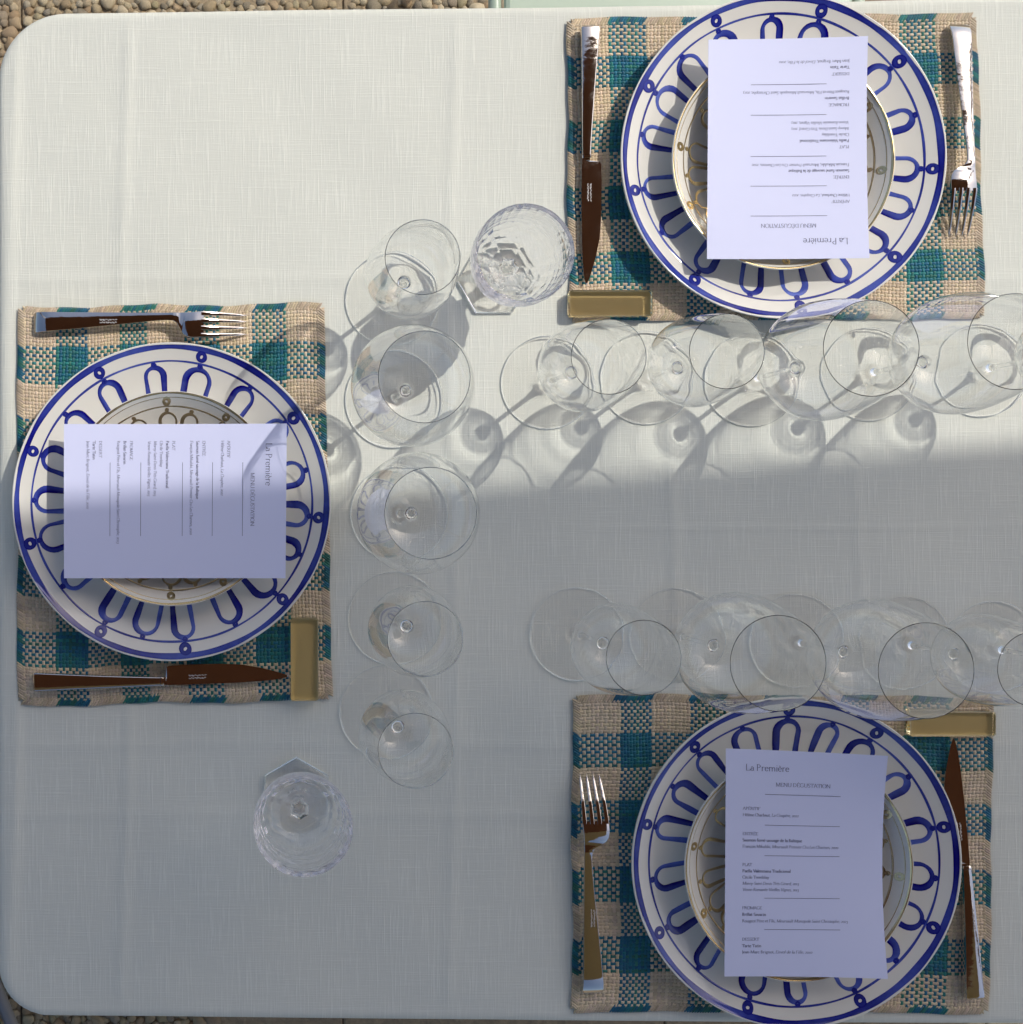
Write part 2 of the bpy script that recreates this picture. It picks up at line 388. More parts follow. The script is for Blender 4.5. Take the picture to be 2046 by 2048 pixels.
phi = np.arctan2(ny_, nx_)
wav = 0.008 * np.sin(GX * 34 + 1.0) * np.sin(GY * 29 + .3) * np.clip(over / DROP, 0, 1)
out = rr * np.sin(th) - s0 + wav
VX = np.where(s0 > 0, GX + nx_ * out, GX); VY = np.where(s0 > 0, YY + ny_ * out, YY)
VZ = np.where(s0 > 0, -rr * (1 - np.cos(th)) - over, 0.0)
def bump1(x, c, w): return np.exp(-((x - c) / w) ** 2)
inside = np.clip(-sd / .03, 0, 1)
wx = GX + .004 * np.sin(GY * 9); wy = GY + .002 * np.sin(GX * 7)
und = (np.sin(GX*23+GY*9)+np.sin(GX*11-GY*27+1.3)+np.sin(GX*41+GY*33+.4)*.6)*.00013
cre = .00022*bump1(wy, P(0,1053).y, .0016)*np.clip((GX-.04)*9, 0, 1)
for c_, a_ in ((P(250,0).x,.00035),(P(905,0).x,.0003),(P(1345,0).x,.0003),(P(24,0).x,.0009),(P(1715,0).x,.0002)):
    cre += a_ * bump1(wx, c_, .0055)
for c_, a_ in ((P(0,560).y,.0002),(P(0,1490).y,.00022),(P(0,1630).y,.0002)):
    cre += a_ * bump1(wy, c_, .0060)
VZ = VZ + (und * 3.5 + cre * 3.0) * inside - .0002
ny, nx = GX.shape
idx = np.arange(ny * nx).reshape(ny, nx)
F = np.stack([idx[:-1,:-1], idx[:-1,1:], idx[1:,1:], idx[1:,:-1]], -1).reshape(-1, 4)
cloth = obj('tablecloth', mesh('tablecloth', np.stack([VX, VY, VZ], -1).reshape(-1, 3), F, M['linen']))
tag(cloth, 'off-white slub linen tablecloth spread over the whole table', 'tablecloth'); receiver(cloth)
Z0 = 0.0006

# ------------------------------------------------------------------ woven placemats
TAN = np.array([.635, .51, .355]); TEALS = np.array([[.012,.145,.185],[.018,.18,.17],[.012,.115,.205],[.028,.165,.125],[.012,.135,.215]])
def make_mat(name, label, corners, ncol, nrow, seed):
    """corners TL,TR,BR,BL in photo pixels; ncol/nrow check stripes; ten yarns per stripe"""
    r = np.random.default_rng(seed)
    TL, TR, BR, BL = [np.array(P(*c)[:2]) for c in corners]
    root = empty(name, (*((TL + TR + BR + BL) / 4), Z0)); cx, cy0 = root.location.x, root.location.y
    tag(root, label, 'placemat', 'woven placemats')
    nu, nv = ncol * 10, nrow * 10
    # stripe borders are a little uneven
    def uneven(k): 
        w = 1 + r.normal(0, .07, k); w /= w.sum(); return np.concatenate([[0], np.cumsum(w)])
    bu, bvv = uneven(ncol), uneven(nrow)
    yu = np.concatenate([bu[i] + (bu[i+1]-bu[i]) * (np.arange(10) + .5) / 10 for i in range(ncol)])
    yv = np.concatenate([bvv[i] + (bvv[i+1]-bvv[i]) * (np.arange(10) + .5) / 10 for i in range(nrow)])
    ph = r.uniform(0, 6, 6)
    def mp(u, v):
        m_ = 0.0125
        uu = m_ + u * (1 - 2 * m_) ; vv = m_ * 1.2 + v * (1 - 2.4 * m_)
        uu = uu + .0026 * np.sin(vv * 11 + ph[0]) * (1 - .3 * uu) + .0012 * np.sin(vv * 37 + ph[1])
        vv = vv + .0032 * np.sin(uu * 13 + ph[2]) + .0014 * np.sin(uu * 41 + ph[3])
        x = (1-uu)*(1-vv)*TL[0] + uu*(1-vv)*TR[0] + uu*vv*BR[0] + (1-uu)*vv*BL[0]
        y = (1-uu)*(1-vv)*TL[1] + uu*(1-vv)*TR[1] + uu*vv*BR[1] + (1-uu)*vv*BL[1]
        return x - cx, y - cy0
    def yarn_cols(k, nstripe):
        c = np.zeros((k, 3))
        for i in range(k):
            c[i] = TAN * r.uniform(.88, 1.1) * np.array([1, r.uniform(.96, 1.03), r.uniform(.92, 1.06)]) if (i // 10) % 2 == 0 else TEALS[r.integers(5)] * r.uniform(.75, 1.25)
        return c
    cu, cv = yarn_cols(nu, ncol), yarn_cols(nv, nrow)
    Wd = np.linalg.norm(TR - TL); Hd = np.linalg.norm(BL - TL)
    Vs = []; Fs = []; Cs = []; base = 0
    prof = [(-1.0, -.00055), (-.55, .0002), (0, .00045), (.55, .0002), (1.0, -.00055)]
    def yarns(along_v):
        nonlocal base
        n_y = nu if along_v else nv; n_x = nv if along_v else nu
        pos = yu if along_v else yv; cross = yv if along_v else yu; cl = cu if along_v else cv
        st = np.concatenate([[0.0], np.stack([cross, np.append((cross[1:] + cross[:-1]) / 2, 1.0)], 1).ravel()])
        hgt = np.zeros(len(st)); kk = np.arange(n_x)
        pitch = 1.0 / n_y
        for i in range(n_y):
            sgn = np.where((i + kk) % 2 == 0, 1.0, -1.0) * (1 if along_v else -1)
            hgt[:] = 0; hgt[1::2] = sgn * .00062
            wdt = np.full(len(st), .47 * pitch); wdt[1::2] = np.where(sgn > 0, .46, .40) * pitch
            jit = r.normal(0, .03) * pitch
            rows = []
            for (o_, dz) in prof:
                p_ = pos[i] + jit + o_ * wdt
                x, y = mp(p_, st) if along_v else mp(st, p_)
                rows.append(np.stack([x, y, .0021 + hgt + dz], 1))
            A = np.stack(rows, 1)              # len(st) x 5 x 3
            k5 = len(prof); L_ = len(st)
            ids = base + np.arange(L_ * k5).reshape(L_, k5)
            q = np.stack([ids[:-1,:-1], ids[:-1,1:], ids[1:,1:], ids[1:,:-1]], -1).reshape(-1, 4)
            if along_v: q = q[:, ::1]
            else: q = q[:, ::-1]
            c = np.tile(cl[i] , (L_, 1)) * (1 + .10 * np.sin(np.arange(L_) * .37 + r.uniform(0, 6)))[:, None]
            if (i // 10) % 2 == 1: # space-dyed yarn drifts between green and blue
                k2 = .5 + .5 * np.sin(np.arange(L_) * .11 + r.uniform(0, 6)); c = c * (1 - .35 * k2[:, None]) + .35 * k2[:, None] * TEALS[r.integers(5)]
            Vs.append(A.reshape(-1, 3)); Fs.append(q); Cs.append(np.repeat(np.concatenate([c, np.ones((L_, 1))], 1), k5, 0)); base += L_ * k5
    yarns(True); yarns(False)
    me = mesh('woven_field', np.concatenate(Vs), np.concatenate(Fs), M['weave'])
    me.flip_normals() if me.polygons[0].normal.z < 0 else None
    a = me.color_attributes.new('tint', 'FLOAT_COLOR', 'POINT'); a.data.foreach_set('color', np.clip(np.concatenate(Cs), 0, 1).astype(np.float32).ravel())
    o = obj('woven_field', me, root); tag(o, kind='stuff'); receiver(o)
    # underside backing so the cloth does not gleam through the gaps
    uv = [(0, 0), (1, 0), (1, 1), (0, 1)]; seg = 24; ring = []
    for k in range(4):
        (u0, v0), (u1, v1) = uv[k], uv[(k + 1) % 4]
        for s in range(seg): t_ = s / seg; ring.append((u0 + (u1-u0)*t_, v0 + (v1-v0)*t_))
    vv = [(*mp(np.array(u), np.array(v_)), .0007) for u, v_ in ring]
    receiver(obj('backing', mesh('backing', [tuple(map(float, p)) for p in vv], [tuple(range(len(vv) - 1, -1, -1))], M['backing']), root))
    # braided edge: slanted loops all round, each the colour of the yarns that end there
    Vs, Fs, Cs, base = [], [], [], 0
    for k in range(4):
        (u0, v0), (u1, v1) = uv[k], uv[(k + 1) % 4]
        Ls = Wd if k % 2 == 0 else Hd; cnt = int(Ls / .0026); cl = cu if k % 2 == 0 else cv
        for lay in (0, 1):
            for s in range(cnt):
                t_ = (s + .5) / cnt; u = u0 + (u1-u0)*t_; v_ = v0 + (v1-v0)*t_
                pos_ = u if k % 2 == 0 else v_
                x, y = mp(np.array(u), np.array(v_)); x2, y2 = mp(np.array(u + (u1-u0)*.004), np.array(v_ + (v1-v0)*.004))
                d = np.array([x2 - x, y2 - y]); d /= np.linalg.norm(d); nrm = np.array([-d[1], d[0]])
                if k is not None:
                    ctr = np.array([x, y]); nrm = nrm if np.dot(nrm, ctr) > 0 else -nrm
                sl = (.62 if lay == 0 else -.5)
                ax = d * math.sin(sl) + nrm * math.cos(sl); side = np.array([-ax[1], ax[0]])
                c0 = ctr + nrm * (.0018 if lay else .0008)
                ln_, wd, zc, zh = (.0052, .0015, .0022, .0017) if lay == 0 else (.0034, .0013, .0017, .0014)
                pts = []
                for (a_, w_, z_) in ((-1, .25, .2), (-.5, .9, .8), (.1, 1, 1), (.6, .8, .8), (1, .25, .1)):
                    for (b_, zz) in ((-1, -.9), (-.5, .5), (.5, .5), (1, -.9)):
                        p_ = c0 + ax * a_ * ln_ + side * b_ * wd * w_
                        pts.append((p_[0], p_[1], max(.0002, zc + zz * zh * z_)))
                ids = base + np.arange(20).reshape(5, 4)
                q = np.stack([ids[:-1,:-1], ids[:-1,1:], ids[1:,1:], ids[1:,:-1]], -1).reshape(-1, 4)
                Vs.append(np.array(pts)); Fs.append(q); base += 20
                c = cl[min(int(pos_ * len(cl)), len(cl) - 1)] * r.uniform(.72, 1.05); Cs.append(np.tile(np.array([*c, 1.0]), (20, 1)))
    me = mesh('braided_edge', np.concatenate(Vs), np.concatenate(Fs), M['weave'])
    a = me.color_attributes.new('tint', 'FLOAT_COLOR', 'POINT'); a.data.foreach_set('color', np.clip(np.concatenate(Cs), 0, 1).astype(np.float32).ravel())
    o = obj('braided_edge', me, root); tag(o, kind='stuff'); receiver(o)
    return root
M['backing'] = plain('dark_yarn_backing', (.10, .085, .055), 0.9)
make_mat('placemat', 'tan and teal checked woven placemat in full sun at the top', [(1133,40),(1951,27),(1968,634),(1135,644)], 11, 9, 1)
make_mat('placemat', 'tan and teal checked woven placemat standing upright at the left', [(38,613),(646,605),(663,1401),(38,1414)], 9, 11, 2)
make_mat('placemat', 'tan and teal checked woven placemat in the shade at the bottom', [(1142,1388),(1984,1396),(1977,2025),(1142,2022)], 11, 9, 3)
ZM = Z0 + 0.0034      # top of a mat

# ------------------------------------------------------------------ plates
def dinner_z(t):   # t = r / R, upper surface
    return .006 + .0185 * max(0.0, (t - .50) / .50) ** 1.75
def side_z(t):
    return .004 + .0285 * max(0.0, (t - .52) / .48) ** 1.6
def plate_body(Rp, fz, lip, foot):
    top = [(Rp * t, fz(t)) for t in np.linspace(0, .985, 44)]
    rim = [(Rp * .994, fz(.985) + .0007), (Rp, fz(1.0) - .0002), (Rp * .998, fz(1.0) - lip)]
    bot = [(Rp * t, max(fz(t) - lip * 1.5, .0018)) for t in np.linspace(.96, .60, 16)] + [(Rp * .56, .0002), (Rp * .53, .0002), (Rp * .50, .0018), (0, .0018)]
    prof = top + rim + bot; n = 144; v = []; f = []
    for (r_, z) in prof:
        if r_ < 1e-9: v.append((0, 0, z)); continue
        for k in range(n): v.append((r_ * math.cos(2*math.pi*k/n), r_ * math.sin(2*math.pi*k/n), z))
    # index map
    st = [0]; 
    for (r_, z) in prof: st.append(st[-1] + (1 if r_ < 1e-9 else n))
    for i in range(len(prof) - 1):
        a, b_ = st[i], st[i+1]; ca, cb = prof[i][0] < 1e-9, prof[i+1][0] < 1e-9
        for k in range(n):
            k2 = (k + 1) % n
            if ca: f.append((a, b_ + k, b_ + k2))
            elif cb: f.append((a + k, b_, a + k2))
            else: f.append((a + k, b_ + k, b_ + k2, a + k2))
    return fix_normals(mesh('plate_body', v, f, M['porcelain']))
def stroke(mb, pts, widths, fz, Rp, shades, lift, closed=False, colour=None, side=0.0):
    """painted brush stroke on the plate: pts 2D"""
    pts = [np.array(p) for p in pts]; n = len(pts); rows = []; cs = []
    for i in range(n):
        a = pts[(i - 1) % n] if closed else pts[max(i - 1, 0)]; b_ = pts[(i + 1) % n] if closed else pts[min(i + 1, n - 1)]
        d = b_ - a; d = d / max(np.linalg.norm(d), 1e-9); nn = np.array([-d[1], d[0]])
        row = []
        for o_ in (-1, -.5, 0, .5, 1):
            p_ = pts[i] + nn * o_ * widths[i] * .5; t_ = np.linalg.norm(p_) / Rp
            row.append((p_[0], p_[1], fz(min(t_, .985)) + (.0006 if t_ > .985 else 0) + lift - (.0001 if abs(o_) == 1 else 0)))
            if colour:
                s = shades[i] * (1 + (.12 if abs(o_) == 1 else -.08 * (1 - abs(o_)))) + side * o_
                cs.append((*colour(s), 1.0))
        rows.append(row)
    v = [p for r_ in rows for p in r_]; f = []
    for i in range(n if closed else n - 1):
        j = (i + 1) % n
        for k in range(4): f.append((i*5+k, j*5+k, j*5+k+1, i*5+k+1))
    mb.add(v, f, cs if colour else None)
def blue(s):   # s 0 = thin wash, 1 = loaded brush
    s = max(0., min(1.25, s)); a = np.array([.12, .18, .60]); b_ = np.array([.007, .010, .215])
    return tuple(a + (b_ - a) * s)
def paint(Rp, fz, ring_angles, seed, colour, k):
    r = random.Random(seed); mb = MB(); lift = .00022
    # rim band
    n = 260; wob = [r.uniform(0, 6) for _ in range(6)]
    def circle(rad, w, sh, wobA, lf, nn=n):
        pts, ws, ss = [], [], []
        for i in range(nn):
            t_ = 2 * math.pi * i / nn
            q = rad * Rp * (1 + wobA * (math.sin(3*t_+wob[0]) + .6*math.sin(7*t_+wob[1]) + .3*math.sin(13*t_+wob[2])))
            pts.append((q*math.cos(t_), q*math.sin(t_))); ws.append(w * Rp * (1 + .13*math.sin(5*t_+wob[3]) + .10*math.sin(17*t_+wob[4])))
            ss.append(sh + .16*math.sin(4*t_+wob[5]) + .12*math.sin(11*t_+wob[0]))
        stroke(mb, pts, ws, fz, Rp, ss, lf, True, colour)
    circle(k['band_r'], k['band_w'], .80, .0012, lift)
    circle(k['line_r'], k['line_w'], .72, .0022, lift + .00002)
    if 'line2_r' in k: circle(k['line2_r'], k['line2_w'], .72, .001, lift + .00001)
    angs = sorted(ring_angles); N = len(angs)
    loops = []
    for i in range(N):
        a0 = angs[i]; a1 = angs[(i + 1) % N] + (360 if i == N - 1 else 0)
        loops.append((a0, True)); loops.append(((a0 + a1) / 2 + r.uniform(-2, 2), False))
    for (ad, ring) in loops:
        A = R(ad + r.uniform(-.8, .8)); er = np.array([math.cos(A), math.sin(A)]); et = np.array([-er[1], er[0]])
        hw = k['loop_w'] * Rp * r.uniform(.82, 1.12) * (1.05 if ring else .95); tip = (k['tip_r'] + r.uniform(-.012, .004)) * Rp
        ins = k['in_r'] * Rp; lean = r.uniform(-.06, .06)
        pts = []; cen = tip - hw
        for s in np.linspace(0, 1, 8, endpoint=False):
            q = ins + (cen - ins) * s; pts.append(er * q + et * (-hw * (.72 + .28 * s) + lean * (q - cen)))
        for s in np.linspace(-math.pi/2, math.pi/2, 13):
            pts.append(er * (cen + hw * math.cos(s) * 1.0) + et * hw * math.sin(s))
        for s in np.linspace(0, 1, 9)[1:]:
            q = cen + (ins - cen) * s; pts.append(er * q + et * (hw * (1 - .28 * s) + lean * (q - cen)))
        nP = len(pts); load = r.random() < .5; wash = r.choice([.25, .55, .85, .95]); w_at = r.uniform(.1, .4); sd_ = r.uniform(-.28, .28)
        w0 = k['stroke_w'] * Rp * r.uniform(.85, 1.15); ws = []; ss = []
        for i in range(nP):
            u = i / (nP - 1); u2 = u if load else 1 - u
            ws.append(w0 * (.58 + .62 * math.exp(-((u2 - .30) / .20) ** 2) + .34 * math.exp(-((u2 - .88) / .18) ** 2) + .05 * math.sin(i * 1.3 + ad)))
            ss.append(.98 - wash * max(0, math.sin((u2 - w_at) * 3.0)) * r.uniform(.7, 1) + .10 * math.sin(i * .9 + ad))
        sm = [np.mean(ss[max(0, i-2):i+3]) for i in range(nP)]
        stroke(mb, pts, ws, fz, Rp, sm, lift + .00005, False, colour, sd_)
        def dot(rad, a_off, size, hole=0):
            c = er * rad * Rp + et * a_off * Rp; rr_ = size * Rp
            m_ = rr_ * (1 + hole) / 2; nn = 20
            pts = [c + m_ * np.array([math.cos(t_), math.sin(t_) * 1.04]) for t_ in np.linspace(0, 2*math.pi, nn, endpoint=False)]
            stroke(mb, pts, [rr_ * (1 - hole) * (1 + .12 * math.sin(i * .6 + ad)) for i in range(nn)], fz, Rp, [.95] * nn, lift + .00008, True, colour)
        dot(k['dot_r'], r.uniform(-.006, .006), k['dot_s'], .04)
        if ring: dot(k['ring_r'], r.uniform(-.008, .008), k['ring_s'] * r.uniform(.92, 1.08), .26)
    return mb
KD = dict(band_r=.972, band_w=.032, line_r=.885, line_w=.0125, loop_w=.069, tip_r=.858, in_r=.50, stroke_w=.036, dot_r=.868, dot_s=.018, ring_r=.929, ring_s=.038)
KS = dict(band_r=.985, band_w=.018, line_r=.865, line_w=.012, line2_r=.945, line2_w=.006, loop_w=.085, tip_r=.815, in_r=.40, stroke_w=.026, dot_r=.835, dot_s=.02, ring_r=.912, ring_s=.038)
PLATES = []
def place_setting(cx, cy_, rpx, rings, seed, lab_d, lab_s, sx, sy, srpx, rings_s):
    zr = ZM + .0245; k = (CAM_H - zr) / CAM_H
    Rp = rpx / 2046 * k; c = P(cx, cy_, zr)
    root = empty('dinner_plate', (c.x, c.y, ZM)); tag(root, lab_d, 'plate', 'blue painted dinner plates')
    receiver(obj('plate_body', plate_body(Rp, dinner_z, .004, 0), root))
    o = obj('painted_pattern', paint(Rp, dinner_z, rings, seed, blue, KD).mesh('painted_pattern', M['cobalt']), root); fix_up(o); receiver(o)
    z1 = ZM + .0062; zr2 = z1 + .0325; k2 = (CAM_H - zr2) / CAM_H; Rs = srpx / 2046 * k2; c2 = P(sx, sy, zr2)
    root2 = empty('side_plate', (c2.x, c2.y, z1)); tag(root2, lab_s, 'plate', 'gilt side plates')
    receiver(obj('plate_body', plate_body(Rs, side_z, .0035, 0), root2))
    o = obj('gilt_pattern', paint(Rs, side_z, rings_s, seed + 50, None, KS).mesh('gilt_pattern', M['gilt']), root2); fix_up(o); receiver(o)
def fix_up(o):
    me = o.data; nz = np.zeros(len(me.polygons) * 3, np.float32); me.polygons.foreach_get('normal', nz)
    if nz[2::3].mean() < 0: me.flip_normals()
place_setting(343, 1003.5, 319, [119, 78.6, 35, -6, -41, -84.6, -118.7, -162.7, 159.8], 11,
    'blue-painted white dinner plate on the left mat, half in sun', 'small gilt-painted plate under the half-sunlit menu at the left', 344, 997, 215, [94, 57, 17, -22, -58, -91, -132, -172, 135])
place_setting(1568, 311, 326, [116, 74, 39, -4, -41.6, -83.5, -125.4, -167.6, 152], 12,
    'blue-painted white dinner plate in full sun on the top mat', 'small gilt-painted plate under the sunlit upside-down menu', 1568, 316, 223, [70, 32, -6, -48, -88, -122, -154, 172, 120])
place_setting(1594, 1727, 330, [131, 92, 58, 14, -24.6, -65, -108, -152.5, 165.7], 13,
    'blue-painted white dinner plate in shade on the bottom mat', 'small gilt-painted plate under the shaded upright menu', 1599, 1736, 229, [66, 30, -6, -46, -84, -120, -152, 170, 118])

# ------------------------------------------------------------------ menu cards with a small serif stroke alphabet
def Ls(*p): return [np.array(p, float).reshape(-1, 2)]
def Ar(cx, cy_, rx, ry, a0, a1, n=12):
    t = np.radians(np.linspace(a0, a1, n)); return [np.stack([cx + rx * np.cos(t), cy_ + ry * np.sin(t)], 1)]
def st(x, y0, y1, s0=1, s1=1):     # stem with serifs
    o = Ls(x, y0, x, y1)
    if s0: o += Ls(x - .055, y0 + .008, x + .055, y0 + .008)
    if s1: o += Ls(x - .055, y1 - .008, x + (.02 if s1 == 2 else .055), y1 - .008)
    return o
C_, X_ = .64, .40
def acute(x, y): return Ls(x - .03, y, x + .05, y + .12)
def grave(x, y): return Ls(x + .03, y, x - .05, y + .12)
G = {}
G['A'] = (.62, Ls(.03,0,.29,C_) + Ls(.29,C_,.58,0) + Ls(.13,.22,.47,.22) + Ls(-.01,.008,.1,.008) + Ls(.5,.008,.64,.008))
G['B'] = (.52, st(.1,0,C_) + Ar(.1,.48,.26,.16,90,-90) + Ar(.1,.165,.32,.165,90,-90))
G['C'] = (.60, Ar(.36,.32,.32,.33,48,312,18) + Ls(.57,.46,.57,.62))
G['D'] = (.66, st(.1,0,C_) + Ar(.1,.32,.48,.315,90,-90,16))
G['E'] = (.50, st(.1,0,C_) + Ls(.1,.63,.44,.63,.44,.52) + Ls(.1,.33,.36,.33) + Ls(.1,.01,.44,.01,.47,.13))
G['É'] = (.50, G['E'][1] + acute(.26,.70))
G['F'] = (.47, st(.1,0,C_) + Ls(.1,.63,.43,.63,.43,.52) + Ls(.1,.33,.35,.33))
G['G'] = (.66, Ar(.36,.32,.32,.33,50,300,18) + st(.56,.02,.27,0,1))
G['H'] = (.68, st(.1,0,C_) + st(.58,0,C_) + Ls(.1,.33,.58,.33))
G['I'] = (.22, st(.11,0,C_))
G['J'] = (.26, st(.14,-.05,C_,0,1) + Ar(.04,-.05,.10,.10,0,-90,6))
G['L'] = (.50, st(.1,0,C_) + Ls(.1,.01,.45,.01,.48,.14))
G['M'] = (.80, st(.1,0,C_) + Ls(.1,C_,.40,.02) + Ls(.40,.02,.68,C_) + st(.70,0,C_))
G['N'] = (.70, st(.1,0,C_) + Ls(.1,C_,.59,0) + st(.59,0,C_))
G['O'] = (.70, Ar(.35,.32,.31,.33,0,360,24))
G['P'] = (.50, st(.1,0,C_) + Ar(.1,.465,.30,.17,90,-90))
G['R'] = (.58, st(.1,0,C_) + Ar(.1,.475,.27,.16,90,-90) + Ls(.24,.32,.56,0))
G['S'] = (.44, Ar(.21,.47,.15,.165,40,270,12) + Ar(.21,.155,.17,.155,90,-150,12))
G['T'] = (.56, st(.28,0,C_,1,0) + Ls(.03,.50,.03,.63,.53,.63,.53,.50))
G['U'] = (.66, st(.1,.2,C_,0,1) + Ar(.33,.2,.23,.2,180,360,12) + st(.56,.2,C_,0,1))
G['V'] = (.60, Ls(.04,C_,.31,0) + Ls(.31,0,.57,C_) + Ls(-.02,.63,.12,.63) + Ls(.5,.63,.64,.63))
G['a'] = (.38, Ar(.18,.27,.11,.12,160,0,8) + st(.29,.05,.28,0,0) + Ar(.17,.12,.12,.12,60,330,12) + Ls(.29,.05,.36,.01))
G['b'] = (.46, st(.09,.02,.66,0,2) + Ar(.22,.19,.17,.20,160,-150,16))
G['c'] = (.38, Ar(.21,.2,.17,.2,50,310,14))
G['d'] = (.47, st(.36,.01,.66,1,2) + Ar(.22,.19,.17,.20,20,330,16))
G['e'] = (.40, Ls(.05,.22,.34,.24) + Ar(.20,.2,.16,.2,10,320,14))
G['è'] = (.40, G['e'][1] + grave(.2,.46)); G['é'] = (.40, G['e'][1] + acute(.2,.46))
G['f'] = (.28, st(.12,0,.5,1,0) + Ar(.22,.5,.10,.16,180,40,8) + Ls(.03,.39,.24,.39))
G['g'] = (.42, Ar(.2,.27,.13,.125,0,360,14) + Ls(.14,.14,.11,.05,.30,.03) + Ar(.2,-.08,.16,.09,60,420,14) + Ls(.31,.36,.40,.39))
G['h'] = (.47, st(.09,0,.66,1,2) + Ar(.23,.24,.14,.15,160,0,8) + st(.37,0,.24,1,0))
G['i'] = (.22, st(.11,0,X_,1,2) + Ls(.10,.54,.12,.58))
G['j'] = (.22, st(.12,-.12,X_,0,2) + Ls(.11,.54,.13,.58))
G['k'] = (.45, st(.09,0,.66,1,2) + Ls(.11,.18,.33,.39) + Ls(.19,.25,.43,.0))
G['l'] = (.22, st(.11,0,.66,1,2))
G['m'] = (.72, st(.09,0,X_,1,2) + Ar(.22,.24,.13,.15,160,0,8) + st(.35,0,.24,1,0) + Ar(.49,.24,.13,.15,160,0,8) + st(.62,0,.24,1,0))
G['n'] = (.48, st(.09,0,X_,1,2) + Ar(.23,.24,.14,.15,160,0,8) + st(.37,0,.24,1,0))
G['o'] = (.44, Ar(.22,.2,.18,.205,0,360,18))
G['p'] = (.47, st(.09,-.2,X_,1,2) + Ar(.23,.19,.17,.20,160,-160,16))
G['q'] = (.46, st(.36,-.2,X_,1,0) + Ar(.22,.2,.17,.20,20,340,16))
G['r'] = (.34, st(.09,0,X_,1,2) + Ar(.23,.27,.13,.12,165,50,7))
G['s'] = (.32, Ar(.16,.29,.10,.105,40,270,9) + Ar(.16,.095,.11,.10,90,-150,9))
G['t'] = (.28, st(.12,.08,.52,0,0) + Ar(.2,.09,.08,.09,180,310,7) + Ls(.03,.39,.25,.39))
G['u'] = (.48, st(.09,.12,X_,0,2) + Ar(.22,.13,.13,.13,180,350,9) + st(.36,0,X_,1,2))
G['v'] = (.43, Ls(.05,.39,.21,0) + Ls(.21,0,.38,.39) + Ls(0,.39,.1,.39) + Ls(.32,.39,.43,.39))
G['x'] = (.42, Ls(.04,.39,.36,0) + Ls(.36,.39,.04,0))
G['y'] = (.43, Ls(.05,.39,.22,.0) + Ls(.38,.39,.13,-.2) + Ls(0,.39,.1,.39) + Ls(.32,.39,.43,.39))
G['z'] = (.38, Ls(.05,.38,.33,.38,.04,.01,.34,.01))
G['ç'] = (.38, G['c'][1] + Ls(.21,0,.25,-.08,.18,-.14))
G['0'] = (.42, Ar(.21,.2,.17,.2,0,360,16)); G['1'] = (.28, st(.14,0,X_)); G['2'] = (.38, Ar(.18,.28,.13,.12,150,-30,8) + Ls(.30,.22,.04,.01,.35,.01)); G['3'] = (.36, Ar(.16,.26,.12,.13,140,-80,8) + Ar(.15,-.01,.15,.15,85,-140,9))
G[','] = (.18, Ls(.08,.05,.10,.02,.05,-.09)); G['.'] = (.18, Ls(.08,.02,.1,.04)); G['-'] = (.28, Ls(.04,.2,.24,.2)); G[' '] = (.22, [])
def text_strokes(s, x, y, size, weight, italic=False, width=None):
    """strokes [(Nx2 pts in mm, weight)] for a text line; width fits the line"""
    adv = sum(G[c][0] for c in s); sxk = 1.0 if width is None else width / (adv * size)
    out = []; cx = 0.0
    for c in s:
        for pl in G[c][1]:
            q = pl.copy(); q[:, 0] += cx
            if italic: q[:, 0] += q[:, 1] * .22
            q = np.stack([x + q[:, 0] * size * sxk, y + q[:, 1] * size], 1); out.append((q, weight))
        cx += G[c][0]
    return out, adv * size * sxk
MENU = [('La Première', 18.5, 19.5, 9.2, .62, 41), ('MENU DÉGUSTATION', 47.0, 33.6, 5.6, .40, 51)]
BODY = [(56.0,'APÉRITIF','n',16.5),(61.8,[('Hélène Charbaut, ','n'),('La Coupère, 2022','i')],'',52.5),
 (79.4,'ENTRÉE','n',14.5),(85.2,'Saumon fumé sauvage de la Baltique','b',56),(91.0,[('François Mikulski, ','n'),('Meursault Premier Cru Les Charmes, 2020','i')],'',90),
 (108.0,'PLAT','n',9),(113.8,'Paella Valenciana Tradicional','b',45.5),(119.6,'Cécile Tremblay','n',25),(125.3,'Morey-Saint-Denis Très Girard, 2013','i',53),(131.0,'Vosne-Romanée Vieilles Vignes, 2013','i',53),
 (148.0,'FROMAGE','n',18.5),(154.0,'Brillat-Savarin','b',22.5),(160.0,[('Rougeot Père et Fils, ','n'),('Meursault Monopole Saint Christophe, 2023','i')],'',98.5),
 (177.0,'DESSERT','n',16),(183.0,'Tarte Tatin','b',18),(188.7,[('Jean-Marc Brignot, ','n'),('Envol de la Fille, 2010','i')],'',65)]
RULES = [41.2, 69.8, 98.2, 137.6, 166.6]
def menu_strokes():
    S = []
    for (s, x, y, size, w, wd) in MENU: S += text_strokes(s, x, y, size, w, False, wd)[0]
    for (y, s, k, wd) in BODY:
        runs = [(s, k)] if isinstance(s, str) else s; size = 4.3
        tot = sum(sum(G[c][0] for c in q) for q, _ in runs) * size; kx = wd / tot; x = 16.2
        for q, kk in runs:
            wl_ = sum(G[c][0] for c in q) * size * kx
            S += text_strokes(q, x, y, size, {'n': .30, 'i': .27, 'b': .42}[kk], kk == 'i', wl_)[0]; x += wl_
    for y in RULES: S.append((np.array([[37.0, y], [72., y], [107.5, y]]), -.42))
    return S
STROKES = menu_strokes()
